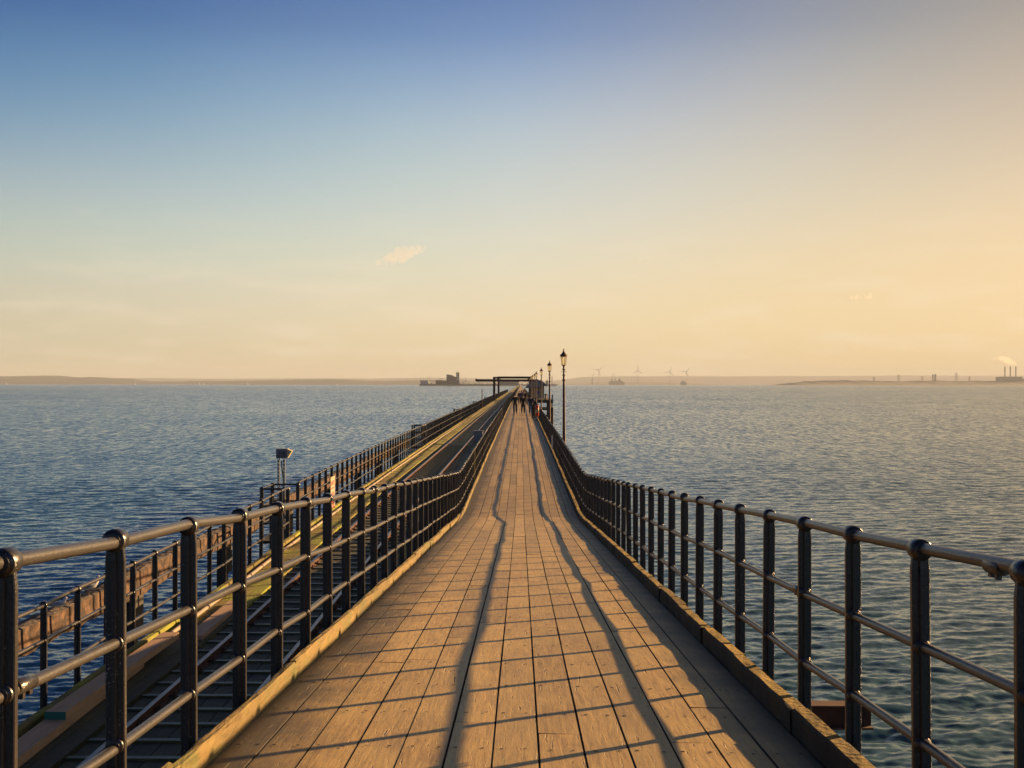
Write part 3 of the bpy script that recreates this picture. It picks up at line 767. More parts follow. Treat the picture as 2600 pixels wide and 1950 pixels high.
# box mast in the first bay
t = thing('signal_mast', 'grey box with a cream hood on two perforated posts beyond the outer railing', 'signal', (-5.31, 25.3, rz_(25)))
for s_ in (-1, 1):
    b = MB(); h = 1.66
    x = s_*.06
    for k in range(22):
        z = -.2 + k*.085
        b.box((x-.022, -.002, z), (x-.009, .002, z+.085)); b.box((x+.009, -.002, z), (x+.022, .002, z+.085)); b.box((x-.009, -.002, z), (x+.009, .002, z+.045))
    b.box((x-.024, 0, -.2), (x-.020, .04, h)); b.box((x+.020, 0, -.2), (x+.024, .04, h))
    b.build('perforated_post', [M['galv']], t)
b = MB(); b.box((-.125, .043, 1.5), (.125, .20, 1.70)); b.box((-.13, .04, 1.70), (.13, .205, 1.708)); b.build('box', [M['grey']], t)
b = MB(); b.add([(.127,.04,1.5),(.127,.2,1.5),(.127,.2,1.702),(.127,.04,1.702),(.14,.05,1.52),(.14,.19,1.52),(.225,.19,1.655),(.225,.05,1.655)],
      [(0,3,2,1),(4,5,6,7),(0,1,5,4),(1,2,6,5),(2,3,7,6),(3,0,4,7)]); b.build('hood', [M['cream']], t)
b = MB(); b.tube([(0,.0,1.45),(.01,.0,1.3),(.045,0,1.05),(.05,0,.4)], .012, 8); b.build('cable', [M['paint']], t)

# warning board on the outer railing
t = thing('warning_sign', 'tall pale notice board with faded red lettering fixed to the outer railing', 'sign', (-4.62, 27.7, rz_(28)))
b = MB(); b.box((0, 0, .06), (.012, .62, .86)); b.build('board', [M['signpale']], t)
b = MB()
def stroke(y0, z0, y1, z1): b.bar((.0135, y0, z0), (.0135, y1, z1), .03, .003, up=(1,0,0))
for zz, hh in ((.70, .10), (.42, .09)):
    for k, yy in enumerate((.10, .25, .40)):
        stroke(yy, zz-hh/2, yy, zz+hh/2)
        if k != 1: stroke(yy+.09, zz-hh/2, yy+.09, zz+hh/2)
        stroke(yy, zz+hh/2, yy+.09, zz + (hh/2 if k else -hh/2))
        if k: stroke(yy, zz, yy+.07, zz)
for zz in (.58, .24, .17, .11): stroke(.08, zz, .54, zz)
b.build('lettering', [M['signred']], t)

# grey cabinets between the track and the walkway
for i, (x, y, w, d_, h, lb) in enumerate(((-2.42, 59, .46, .5, .62, 'grey metal cabinet beside the track, nearest of the three'), (-2.2, 103, .4, .5, .6, 'grey metal cabinet beside the track, middle one of the three'),
                                      (-2.2, 134, .45, .5, .7, 'grey metal cabinet beside the track, farthest of the three'))):
    t = thing('cabinet', lb, 'cabinet', (x, y, rz_(y)), 'cabinets beside the track')
    b = MB(); b.box((0, 0, 0), (w, d_, h-.02)); b.build('body', [M['grey']], t)
    b = MB(); b.box((-.03, -.03, h-.02), (w+.03, d_+.03, h+.015)); b.build('lid', [M['galv']], t)
    b = MB(); b.box((.03, -.012, .05), (w-.03, -.002, h-.06)); dd = b.build('door', [M['grey']], t)
    b = MB(); b.box((w-.09, -.03, h*.5), (w-.07, -.012, h*.62)); b.build('handle', [M['galv']], dd)

# thin pole on the outer edge
b = MB(); b.tube([(0,0,-.3),(0,0,2.42)], [.06,.045], 8); b.lathe([(.06,2.4),(.04,2.45),(0,2.47)],(0,0,0),8)
o = b.build('pole', [M['rust']]); o.location = (-4.6, 136, rz_(136)); tag(o, 'thin brown pole standing alone at the outer railing before the gantry', 'pole')

# beam stub sticking out to the right under the walkway
b = MB(); z = CAMZ-2.02
b.box((0, -.06, -.012), (1.0, .06, 0)); b.box((0, -.06, -.15), (1.0, .06, -.138)); b.box((0, -.006, -.138), (1.0, .006, -.012))
o = b.build('steel_beam', [M['rust']]); o.location = (1.22, 7.25, z); tag(o, 'rusty steel beam end sticking out over the water below the railing', 'beam')
b = MB(); b.box((1.2, 7.1, z-.5), (1.45, 7.4, z-.155)); b.build('bracket', [M['under']], o, (-1.22, -7.25, -z))

# ------------------------------------------------------------------ lamp posts
def lamp_post():
    t = thing('lamp_post', 'x', 'lamp post')
    H0 = 0
    b = MB()     # local z=0 at the camera's eye level minus 2.88
    e = 2.88
    b.lathe([(.16,-.5),(.16,-.05),(.12,.02),(.12,.30),(.085,.36),(.07,.45),(.062,.9),(.055,1.6),(.045,e-.05),(.05,e-.03),(.05,e)], n=12)
    b.build('pole', [M['ironbrown']], t)
    b = MB()
    b.lathe([(.038,e),(.042,e+.05),(.036,e+.08),(.042,e+.12),(.052,e+.17),(.040,e+.22),(.036,e+.30),(.042,e+.36),(.030,e+.41),(.034,e+.46),(.026,e+.50),(.030,e+.54),(.042,e+.57),(.030,e+.60),(.038,e+.65),(.03,e+.68),(.05,e+.715),(.092,e+.735),(.092,e+.75),(0,e+.75)], n=12)
    for k in range(6):   # cast leaves on the column
        for zz, rr in ((e+.17, .055), (e+.36, .05), (e+.57, .05)):
            a = k*math.pi/3 + zz*3; b.ball((rr*math.cos(a), rr*math.sin(a), zz), (.014,.014,.028), 6)
    b.build('ornamental_column', [M['ironbrown']], t)
    b = MB(); b.tube([(-.085,0,e+.49),(.085,0,e+.49)], .009, 8); b.ball((-.088,0,e+.49), .016, 6); b.ball((.088,0,e+.49), .016, 6)
    b.build('ladder_bar', [M['ironbrown']], t)
    g = MB(); g.lathe([(.082,e+.752),(.112,e+1.07)], n=6, smooth=False); g.build('lantern_glass', [M['lampglass']], t)
    fr = MB()
    for k in range(6):
        a = 2*math.pi*(k+.5)/6
        fr.tube([(.086*math.cos(a), .086*math.sin(a), e+.75), (.117*math.cos(a), .117*math.sin(a), e+1.075)], .006, 6)
    fr.lathe([(.112,e+1.062),(.122,e+1.062),(.122,e+1.078),(.112,e+1.078)], n=6, smooth=False)
    fr.build('lantern_frame', [M['ironbrown']], t)
    rf = MB(); rf.lathe([(0,e+1.08),(.138,e+1.08),(.142,e+1.095),(.128,e+1.11),(.122,e+1.145),(.085,e+1.175),(.055,e+1.215),(.035,e+1.26),(.022,e+1.275),(.014,e+1.29),(.024,e+1.305),(.026,e+1.325),(.016,e+1.345),(.006,e+1.37),(0,e+1.375)], n=12)
    for k in range(6):
        a = 2*math.pi*(k+.5)/6; rf.ball((.132*math.cos(a), .132*math.sin(a), e+1.125), (.012,.012,.022), 6)
    rf.build('lantern_roof', [M['ironbrown']], t)
    return t
ordn = ['nearest lamp post, the tallest in view, rising behind the walkway railing', 'second lamp post from the camera along the walkway railing', 'third lamp post from the camera along the walkway railing',
        'fourth lamp post from the camera along the walkway railing', 'fifth lamp post from the camera along the walkway railing', 'sixth lamp post from the camera along the walkway railing',
        'seventh lamp post from the camera, tiny beside the gantry corner', 'eighth lamp post from the camera, farthest and almost hidden by the gantry']
LP = lamp_post(); 
for i, y in enumerate((43.5, 65.5, 92, 121, 138, 161, 184, 208)):
    o = LP if i == 0 else copy_tree(LP)
    o['label'] = ordn[i]; o['group'] = 'lamp posts along the walkway'
    o.location = (1.66, y, CAMZ - 2.88 - .005 + rnd.uniform(-.02, .02)); o.rotation_euler = (0, R(-.35 if i == 0 else rnd.uniform(-.3, .3)), rnd.uniform(0, 1))

# ------------------------------------------------------------------ gantry over the whole pier
t = thing('gantry', 'rust-brown steel portal gantry spanning the track and the walkway', 'gantry', (-1.4, 205, rz_(205)))
def ibeam(b, p, q, w, h, tk=.05):
    p, q = Vector(p), Vector(q); d = (q-p).normalized()
    up = Vector((0,0,1)) if abs(d.z) < .9 else Vector((1,0,0))
    s_ = d.cross(up).normalized(); u = s_.cross(d)
    for sgn in (-1, 1):
        c = u*(sgn*(h/2-tk/2)); b.bar(p+c, q+c, w, tk, up=up)
    b.bar(p, q, tk, h-2*tk, up=up)
zb = rz_(205)
for k, (yy, top) in enumerate(((0, CAMZ+1.28), (41, CAMZ+1.62))):
    for x in (-3.35, 3.32):
        b = MB(); zz = wz(0,205) if x > 0 else zb
        ibeam(b, (x, yy, zz-zb-.3), (x, yy, top-zb-.32), .34, .42, .06); b.build('column', [M['ironbrown']], t)
    b = MB(); ibeam(b, (-3.58, yy, top-zb-.16), (3.55, yy, top-zb-.16), .34, .32, .06)
    for s_ in (-1, 1): b.bar((s_*3.2, yy, top-zb-.75), (s_*2.75, yy, top-zb-.33), .1, .1)
    b.build('crossbeam', [M['ironbrown']], t)
for x in (-3.35, 3.32):
    b = MB(); ibeam(b, (x, .2, CAMZ+1.28-zb-.16), (x, 40.8, CAMZ+1.62-zb-.16), .2, .2, .05); b.build('runway_beam', [M['ironbrown']], t)
b = MB(); ibeam(b, (-7.4, 20, CAMZ+.70-zb), (4.9, 20, CAMZ+.70-zb), .4, .46, .07); b.box((-7.5, 19.8, CAMZ+.5-zb), (-7.2, 20.2, CAMZ+1.05-zb)); b.build('hoist_beam', [M['ironbrown']], t)
b = MB(); b.tube([(-6.9,20,CAMZ+.5-zb),(-6.9,20,CAMZ+.05-zb)], .03, 6); b.build('chain', [M['ironbrown']], t)

# ------------------------------------------------------------------ widened platform with shelters
PZ = wz(1.5, 203)
b = MB(); b.box((1.5, 197, PZ-.62), (5.6, 222, PZ-.01))
for x, y in ((2.2, 199), (5.2, 199), (5.2, 210), (2.2, 220), (5.2, 220)): b.tube([(x, y, -1), (x, y, PZ-.6)], .2, 8)
o = b.build('side_platform', [M['timberdark']]); tag(o, 'dark timber platform widening the pier beside the walkway, carrying the shelter', 'platform')
t = thing('platform_railing', 'pale yellow railing along the front edge of the side platform', 'railing', (3.35, 197.1, PZ))
for k in range(6):
    b = MB(); b.box((k*.44-.03, -.03, 0), (k*.44+.03, .03, .98)); b.build('post', [M['cream']], t)
for h in (.95, .7, .45, .2):
    b = MB(); b.tube([(0,0,h),(2.2,0,h)], .022, 6); b.build('rail', [M['cream']], t)
t = thing('bollard', 'stout brown bollard with a domed cap on the side platform', 'bollard', (4.35, 198, PZ))
b = MB(); b.lathe([(.26,0),(.25,.06),(.2,.1),(.19,.78),(.2,.82)], n=14); b.build('shaft', [M['ironbrown']], t)
b = MB(); b.lathe([(.2,.82),(.27,.85),(.27,.92),(.2,.98),(0,1.02)], n=14); b.build('cap', [M['ironbrown']], t)
t = thing('notice_board', 'small violet-blue notice board on a post beside the shelter', 'notice board', (3.05, 196.6, PZ))
b = MB(); b.box((-.03,-.03,-.1),(.03,.03,1.3)); b.build('post', [M['galv']], t)
b = MB(); b.box((-.2,-.05,.95),(.2,-.032,1.45)); b.build('board', [M['blue']], t)

def shelter(x, y, z, w, d_, h, label):
    t = thing('shelter', label, 'shelter', (x, y, z), 'shelters on the side platform')
    # walls of framed panels
    b = MB(); b.box((0, .06, 0), (w, .16, h*.42), 0); b.box((0, d_-.12, 0), (w, d_, h), 0)
    b.box((w-.12, .17, 0), (w, d_-.13, h), 0); b.build('wall', [M['cream']], t)
    for k in range(5):
        b = MB(); xx = k*(w-.12)/4; b.box((xx, 0, 0), (xx+.1, .055, h)); b.build('column', [M['timberdark']], t)
    for k in range(4):
        xx = .12+k*(w-.12)/4
        b = MB(); b.box((xx, .08, h*.45), (xx+(w-.12)/4-.06, .1, h-.1)); b.build('window', [M['cream'] if k > 0 else M['timberdark']], t)
    rf = MB(); o_ = .6
    P = [(-o_, -o_, h), (w+o_, -o_, h), (w+o_, d_+o_, h), (-o_, d_+o_, h), (.5, d_/2-.3, h+1.0), (w-.5, d_/2-.3, h+1.0), (w-.5, d_/2+.3, h+1.0), (.5, d_/2+.3, h+1.0)]
    Q = [(a, b_, c-.14) for a, b_, c in P[:4]]
    rf.add(P+Q, [(0,1,5,4),(1,2,6,5),(2,3,7,6),(3,0,4,7),(4,5,6,7),(8,9,1,0),(9,10,2,1),(10,11,3,2),(11,8,0,3),(11,10,9,8)])
    r_ = rf.build('roof', [M['roofblue']], t)
    b = MB()
    for k in range(7): b.box((-.1+k*.5, -o_+.02, h+.012), (-.06+k*.5, -o_+.06, h+.06))
    b.build('ridge_tile', [M['roofblue']], r_)
shelter(1.42, 200, PZ, 1.75, 5, 2.1, 'blue-roofed cream shelter with dark columns, right behind the gantry leg')
shelter(2.5, 214, PZ, 1.9, 5, 2.4, 'second blue-roofed shelter standing behind the first one')

# timber fender pile beside the walkway
t = thing('fender_pile', 'dark timber fender pile with a thin staff beside the second lamp post', 'pile', (2.75, 100, 0))
b = MB(); b.tube([(0,0,-1),(.02,0,CAMZ-2.05)], [.13,.11], 9); b.build('pile', [M['timberdark']], t)
b = MB(); b.box((-.03,-.03,CAMZ-2.06),(.05,.03,CAMZ-.95)); b.build('staff', [M['timberdark']], t)
b = MB(); b.box((-.95,-.07,CAMZ-2.3),(.1,.07,CAMZ-2.1)); b.box((-.95,-.06,CAMZ-3.3),(-.1,.06,CAMZ-3.1)); b.build('brace', [M['timberdark']], t)
b = MB(); b.tube([(-.9,0,CAMZ-2.08),(-.6,0,CAMZ-2.02),(-.2,0,CAMZ-2.08)], .05, 8); b.build('rope', [M['ironbrown']], t)
t = thing('landing_stage', 'dark timber landing stage post and shelf just beyond the lifebuoy', 'landing stage', (1.95, 118, 0))
b = MB(); b.box((-.2,-.5,CAMZ-3.3),(1.1,.6,CAMZ-3.15)); b.build('shelf', [M['timberdark']], t)
for x in (-.05, .95):
    b = MB(); b.tube([(x,0,-1),(x,0,CAMZ-2.6)], .1, 8); b.build('post', [M['timberdark']], t)

# lifebuoy on its stand
z = wz(1.25, 89.6)
t = thing('lifebuoy', 'red and cream lifebuoy hung edge-on on the walkway railing', 'lifebuoy', (1.30, 89.6, z))
def torus(b, R_, r_, a0, a1, n, m, mt=0, sx=1.0):
    vs = []; 
    for i in range(n+1):
        a = a0+(a1-a0)*i/n
        for k in range(m):
            c = 2*math.pi*k/m; rr = R_+r_*math.cos(c)
            vs.append((r_*sx*math.sin(c), rr*math.cos(a), rr*math.sin(a)))
    b.add(vs, [(i*m+k, i*m+(k+1)%m, (i+1)*m+(k+1)%m, (i+1)*m+k) for i in range(n) for k in range(m)], mt, .5, True)
for k in range(4):
    b = MB(); torus(b, .38, .095, k*math.pi/2+.25, (k+1)*math.pi/2-.25, 10, 10, sx=1.35); b.build('ring', [M['red']], t, (0, 0, .66))
    b = MB(); torus(b, .38, .098, k*math.pi/2-.25, k*math.pi/2+.25, 5, 10, sx=1.35); b.build('band', [M['cream']], t, (0, 0, .66))
b = MB(); b.box((-.04,-.04,-.02),(.04,.04,1.1)); b.box((-.22,-.2,-.005),(.22,.2,.06)); b.build('stand', [M['white']], t)

# white stake by the railing
b = MB(); b.box((-.03,-.015,0),(.03,.015,.55)); b.box((-.035,-.02,.5),(.035,.02,.58))
o = b.build('marker_stake', [M['white']]); o.location = (1.31+.02, 48.2, wz(1.4,48.2)+.14); tag(o, 'small white marker strip fixed inside the walkway railing', 'marker')

# ------------------------------------------------------------------ people
def skin_mesh(name, verts, edges, radii, root=0, sub=1):
    me = bpy.data.meshes.new(name); me.from_pydata(verts, edges, [])
    o = bpy.data.objects.new('tmp', me); COL.objects.link(o)
    md = o.modifiers.new('s', 'SKIN'); md.use_smooth_shade = True
    for i, r_ in enumerate(radii):
        me.skin_vertices[0].data[i].radius = r_ if isinstance(r_, tuple) else (r_, r_)
        me.skin_vertices[0].data[i].use_root = (i == root)
    ss = o.modifiers.new('u', 'SUBSURF'); ss.levels = sub; ss.render_levels = sub
    dg = bpy.context.evaluated_depsgraph_get(); ev = o.evaluated_get(dg)
    out = bpy.data.meshes.new_from_object(ev); out.name = name
    bpy.data.objects.remove(o); return out
cloth = {}
def cmat(c):
    if c not in cloth: cloth[c] = mat('cloth', c, .9, noise=18, col2=tuple(v*.75 for v in c), bump=.01, bscale=9)
    return cloth[c]
def person(loc, rz, h, label, jacket, trousers, hair, stride=.18, lean=0.0, arms=0.0, coat=False, group='people on the walkway', bulk=1.0, elbow=None, hood=False, lod=False):
    t = thing('person', label, 'person', loc, group, rz)
    k = h/1.76; s_ = stride; l = lean
    def P(x, y, z): return (x*k*bulk, (y + l*max(0, z-.9))*k, z*k)
    a = arms
    V = dict(pel=P(0,0,.95), spi=P(0,0,1.15), che=P(0,.0,1.36), nek=P(0,.0,1.50), hdb=P(0,.02,1.575), hdm=P(0,.02,1.65), hdt=P(0,.0,1.735))
    for n, sg in (('l', -1), ('r', 1)):
        st_ = s_*sg
        V['sh'+n] = P(sg*.175, 0, 1.42); V['el'+n] = P(sg*.225, -.03-.10*sg*a+.0, 1.16); V['wr'+n] = P(sg*.235, .06-.22*sg*a, .93); V['ha'+n] = P(sg*.235, .08-.25*sg*a, .86)
        if elbow: V['el'+n] = P(sg*.2, .16, 1.2); V['wr'+n] = P(sg*.12, .36, 1.14); V['ha'+n] = P(sg*.08, .42, 1.13)
        V['hi'+n] = P(sg*.09, 0, .88); V['kn'+n] = P(sg*.10, st_*.7+.03, .50); V['an'+n] = P(sg*.10, st_*1.2-.03, .09 + (.05 if st_ < -.1 else 0)); V['to'+n] = P(sg*.105, st_*1.2+.11, .035)
    def chain(names_r, edges):
        nm = [x for x, _ in names_r]; return [V[x] for x in nm], [(nm.index(a_), nm.index(b_)) for a_, b_ in edges], [tuple(q*k for q in r_) if isinstance(r_, tuple) else r_*k for _, r_ in names_r]
    e_leg = [(p+n, q+n) for n in 'lr' for p, q in (('hi','kn'),('kn','an'),('an','to'))] + [('pel','hil'),('pel','hir')]
    e_arm = [(p+n, q+n) for n in 'lr' for p, q in (('sh','el'),('el','wr'),('wr','ha'))] + [('che','shl'),('che','shr')]
    vs, es, rs_ = chain([('pel',(.12,.1)),('spi',(.12,.09)),('che',(.13,.1)),('nek',.05),('hdb',.06),('hdm',(.074,.092)),('hdt',.055)] + [(a_+n, r_) for n in 'lr' for a_, r_ in (('sh',.05),('el',.038),('wr',.026),('ha',.032),('hi',.075),('kn',.05),('an',.036),('to',.03))],
                     [('pel','spi'),('spi','che'),('che','nek'),('nek','hdb'),('hdb','hdm'),('hdm','hdt')] + e_leg + e_arm)
    me = skin_mesh('body', vs, es, rs_, 0, 1)
    # fingers, thumb, nose and ears added to the same mesh
    import bmesh
    b = MB()
    for n, sg in (('l', -1), ('r', 1)):
        hp = Vector(V['ha'+n]); d = (hp - Vector(V['wr'+n])).normalized(); sd2 = Vector((0, 1, 0)) if not elbow else Vector((1, 0, 0))
        for q, ln in ((-1.5,.062),(-.5,.07),(.5,.066),(1.5,.05)):
            p0 = hp + sd2*q*.017*k + d*.02*k; p1 = p0 + d*ln*.55*k; p2 = p1 + (d*.8 + Vector((-sg*.5, 0, 0)))*ln*.45*k
            b.tube([p0, p1, p2], [.009*k, .008*k, .006*k], 6)
        p0 = hp - d*.02*k + sd2*.028*k; b.tube([p0, p0 + sd2*.025*k + d*.02*k, p0 + sd2*.03*k + d*.05*k], [.011*k, .009*k, .007*k], 6)
    hm = Vector(V['hdm'])
    b.tube([hm + Vector((0, .085*k, .0)), hm + Vector((0, .115*k, -.018*k))], [.01*k, .014*k], 6)
    for sg in (-1, 1):
        b.ball(tuple(hm + Vector((sg*.078*k, 0, -.005*k))), (.012*k, .02*k, .03*k), 6); b.ball(tuple(hm + Vector((sg*.03*k, .088*k, .012*k))), (.012*k, .006*k, .008*k), 6, 1)
    b.ball(tuple(hm + Vector((0, .09*k, -.045*k))), (.022*k, .006*k, .006*k), 6, 2)
    ex = b.mesh('x', [M['skin'], M['nail'], M['red']])
    bm = bmesh.new(); bm.from_mesh(me)
    for f in bm.faces: f.material_index = 0
    bm.from_mesh(ex); bm.to_mesh(me); bm.free(); me.materials.clear()
    for q in (M['skin'], M['nail'], M['signred']): me.materials.append(q)
    bo = bpy.data.objects.new('body', me); COL.objects.link(bo); bo.parent = t
    e_ = .03
    V['hem'] = P(0, 0, .62 if coat else .84)
    vs, es, rs_ = chain([('che',(.165*bulk,.13)),('spi',(.155*bulk,.125)),('pel',(.15*bulk,.125)),('hem',(.17*bulk,.13) if coat else (.13,.11)),('nek',.075)] + [(a_+n, r_) for n in 'lr' for a_, r_ in (('sh',.075),('el',.058),('wr',.043))],
                     [('spi','che'),('pel','spi'),('pel','hem'),('che','nek')] + [(p+n, q+n) for n in 'lr' for p, q in (('sh','el'),('el','wr'))] + [('che','shl'),('che','shr')])
    me = skin_mesh('coat' if coat else 'jacket', vs, es, rs_, 0, 1); me.materials.append(cmat(jacket)); o = bpy.data.objects.new(me.name, me); COL.objects.link(o); o.parent = t
    vs, es, rs_ = chain([('pel',(.13,.11))] + [(a_+n, r_) for n in 'lr' for a_, r_ in (('hi',.105),('kn',.082),('an',.068))],
                     [(p+n, q+n) for n in 'lr' for p, q in (('hi','kn'),('kn','an'))] + [('pel','hil'),('pel','hir')])
    me = skin_mesh('trousers', vs, es, rs_, 0, 1); me.materials.append(cmat(trousers)); o = bpy.data.objects.new('trousers', me); COL.objects.link(o); o.parent = t
    for n in 'lr':
        b = MB(); an, to = Vector(V['an'+n]), Vector(V['to'+n])
        b.tube([an + Vector((0,-.05*k,-.03*k)), an + Vector((0,.0,-.035*k)), (an+to)/2 + Vector((0,0,-.005*k)), to + Vector((0,.03*k,0))], [.03*k,.046*k,.042*k,.026*k], 8)
        b.build('shoe', [cmat((.02,.02,.02))], t)
    b = MB(); b.ball(tuple(hm + Vector((0,-.018*k,.028*k))), (.088*k,.098*k,.085*k), 10)
    if hood: b.ball(tuple(hm + Vector((0,-.03*k,-.06*k))), (.08*k,.07*k,.11*k), 8)
    b.build('hood' if hood else 'hair', [cmat(jacket if hood else hair)], t)
    return t
zz = lambda x, y: (x, y, wz(x, y))
person(zz(-.49, 103), 0, 1.80, 'person in a black jacket and slim black trousers striding, leftmost of three walkers', (.015,.02,.022), (.02,.014,.018), (.03,.02,.015), stride=.2, arms=.8, bulk=1.2)
person(zz(.22, 103), 0, 1.70, 'person in a long dark coat, middle one of three walkers abreast', (.018,.014,.022), (.012,.012,.015), (.05,.025,.015), stride=.12, arms=.4, coat=True, bulk=1.15)
person(zz(.92, 102.6), 0, 1.66, 'person in a bulky dark jacket and blue jeans, rightmost of three walkers', (.02,.022,.04), (.05,.09,.17), (.05,.03,.02), stride=.1, arms=.3, bulk=1.35)
person(zz(1.02, 91.2), R(-80), 1.70, 'person in black leaning on the railing beside the lifebuoy', (.014,.013,.018), (.02,.015,.015), (.02,.015,.01), stride=.05, lean=.28, elbow=True, hood=True)
person(zz(-.18, 150), 0, 1.72, 'distant person in a dark brown coat, left of the far group', (.035,.018,.018), (.02,.02,.03), (.04,.02,.02), coat=True, arms=.5)
person(zz(.08, 149), 0, 1.78, 'distant person in a deep blue jacket in the far group', (.03,.035,.13), (.02,.02,.025), (.03,.02,.01), arms=.7)
person(zz(.38, 152), R(10), 1.68, 'distant person in a purple-brown jacket in the far group', (.06,.025,.06), (.03,.03,.04), (.08,.04,.02), arms=.3)
person(zz(.62, 148), R(-8), 1.74, 'distant person in a near-black jacket, right of the far group', (.02,.018,.018), (.025,.02,.02), (.03,.02,.01), arms=.5)
person(zz(.55, 178), 0, 1.75, 'very distant person in a white top walking before the shelter', (.6,.58,.55), (.03,.03,.05), (.05,.03,.02), arms=.5)
person(zz(.2, 182), 0, 1.70, 'very distant person in a dark red jacket walking before the shelter', (.2,.03,.03), (.03,.03,.04), (.03,.02,.01), arms=.5)
person(zz(.75, 240), 0, 1.75, 'tiny far person in grey beyond the gantry', (.1,.1,.11), (.03,.03,.04), (.05,.03,.02), arms=.5)

# ------------------------------------------------------------------ far things (placed by distance)
def at(px, Y, py=None):
    """world x at distance Y for photo column px (2600 wide); z for photo row py"""
    x = (px - 1322)/F*Y
    return x if py is None else (x, CAMZ - (py - 974.5)/F*Y)

# pier head
PY = 3000.0; k_ = PY/F
def fx(px): return (px-1322)*k_
def fz(py): return CAMZ-(py-975)*k_
t = thing('pier_head', 'long dark pier head platform on piles at the far end of the pier', 'pier')
b = MB(); b.box((fx(1065), PY, 1.6), (fx(1322), PY+30, 5.2)); b.box((fx(1322), PY+10, 2.4), (fx(1416), PY+40, 4.9)); b.build('platform', [M['fardark']], t)
b = MB()
for q in range(80):
    x = fx(1067) + q*(fx(1414)-fx(1067))/80; b.box((x, PY-1.5+(12 if x > fx(1322) else 0), -1), (x+1.7, PY-.2+(12 if x > fx(1322) else 0), 5.0))
o = b.build('pile', [M['timberdark']], t); o['kind'] = 'stuff'
b = MB()
for q in range(130):
    x = fx(1070) + rnd.random()*(fx(1410)-fx(1070)); hh = rnd.uniform(1.0, 4.4); b.box((x, PY+2, 5.15), (x+rnd.uniform(.3,1.5), PY+4, 5.2+hh*.8))
o = b.build('deck_clutter', [M['fardark']], t); o['kind'] = 'stuff'
def farbox(name, label, cat, x0, x1, y0, y1, m, dep=20, zbase=5.2, extra=None, off=0):
    t = thing(name, label, cat, (fx((x0+x1)/2), PY+off, zbase), 'buildings on the pier head')
    hw = (fx(x1)-fx(x0))/2; zt = fz(y0)-zbase
    b = MB(); b.box((-hw, 0, 0), (hw, dep, zt-.6)); b.build('wall', [m], t)
    b = MB(); b.box((-hw-.4, -.4, zt-.6), (hw+.4, dep+.4, zt)); b.build('roof', [M['fardark']], t)
    n = max(2, int(hw*2/4))
    for q in range(n):
        w = MB(); xx = -hw + (q+.5)*2*hw/n; w.box((xx-.5, -.08, zt*.3), (xx+.5, -.02, zt*.62)); w.build('window', [M['timberdark']], t)
    return t, hw, zt
farbox('shed', 'long pale blue shed at the left end of the pier head', 'building', 1068, 1088, 966, 974, M['farpale'])
farbox('shed', 'low dark open-sided shed right of the pale blue shed', 'building', 1106, 1122, 966, 974, M['fardark'])
farbox('shed', 'small grey shed next to the curved-roof hall', 'building', 1123, 1133, 967, 974, M['fardark'])
farbox('station', 'long low station building where the pier meets its head, seen under the gantry', 'building', 1266, 1317, 967, 974, M['fardark'])
# open frame deck linking the sheds
t = thing('upper_walkway', 'raised open walkway on thin legs linking the pier head sheds', 'walkway', (fx(1090), PY+4, 5.2), 'buildings on the pier head')
zt = fz(965.3)-5.2
b = MB(); b.box((0, 0, zt-.7), (fx(1135)-fx(1090), 6, zt)); b.box((fx(1168)-fx(1090), 0, zt-.7), (fx(1184)-fx(1090), 6, zt)); b.build('deck', [M['fardark']], t)
for q in (0, 3, 6, 9, 12, 15, 19, 80, 86, 91):
    b = MB(); b.box((q, 0, 0), (q+.4, .4, zt-.7)); b.build('leg', [M['fardark']], t)
b = MB(); b.bar((fx(1184)-fx(1090), 2, zt-.4), (fx(1193)-fx(1090), 2, 1), 2, .6); b.bar((fx(1172)-fx(1090), 2, 1.5), (fx(1184)-fx(1090), 2, zt-.5), 1, .5); b.build('ramp', [M['fardark']], t)
b = MB(); b.box((fx(1114)-fx(1090),1,zt),(fx(1114)-fx(1090)+.5,1.5,zt+3.2)); b.box((fx(1124)-fx(1090)-.5,1,zt),(fx(1124)-fx(1090),1.5,zt+3.2)); b.box((fx(1114)-fx(1090),1,zt+3.2),(fx(1124)-fx(1090),1.5,zt+3.8)); b.build('door_frame', [M['fardark']], t)
for i, (px, py, lb) in enumerate(((1067, 957, 'thin mast at the left end of the pier head'), (1074.5, 958, 'short mast above the pale blue shed'), (1090.5, 953, 'tall thin mast right of the pale blue shed'), (1182, 956, 'thin mast right of the pier head tower'), (1084, 956, 'thin mast standing on the pale blue shed roof'))):
    b = MB(); b.tube([(0,0,0),(0,0,fz(py)-5.2)], [.35,.15], 6); b.box((-1,-.1,(fz(py)-5.2)*.8),(1,.1,(fz(py)-5.2)*.8+.3))
    o = b.build('mast', [M['fardark']]); o.location = (fx(px), PY+6, 5.2); tag(o, lb, 'mast', 'masts on the pier head')
# hall with the curved roof and its tower
t = thing('lifeboat_station', 'grey hall with a curved sweeping roof on the pier head', 'building', (fx(1133.5), PY-2, 3.0), 'buildings on the pier head')
pr = [(1132.5, 951.5), (1136, 951), (1142, 951.6), (1148, 953.3), (1153, 956), (1159, 958)]
top = [(fx(a)-fx(1133.5), fz(c)-3.0) for a, c in pr]
b = MB(); vs = []
for yy in (0, 28):
    vs += [(0, yy, 0)] + [(max(0, x), yy, z-.8) for x, z in top] + [(top[-1][0], yy, 0)]
n = len(top)+2
b.add(vs, [tuple(range(n)), tuple(range(2*n-1, n-1, -1))] + [(i, n+i, n+(i+1)%n, (i+1)%n) for i in range(n)]); b.build('wall', [M['fardark']], t)
b = MB(); vs = []
for yy in (-2, 30):
    vs += [(x, yy, z) for x, z in top] + [(x, yy, z-.7) for x, z in reversed(top)]
n = len(top)*2
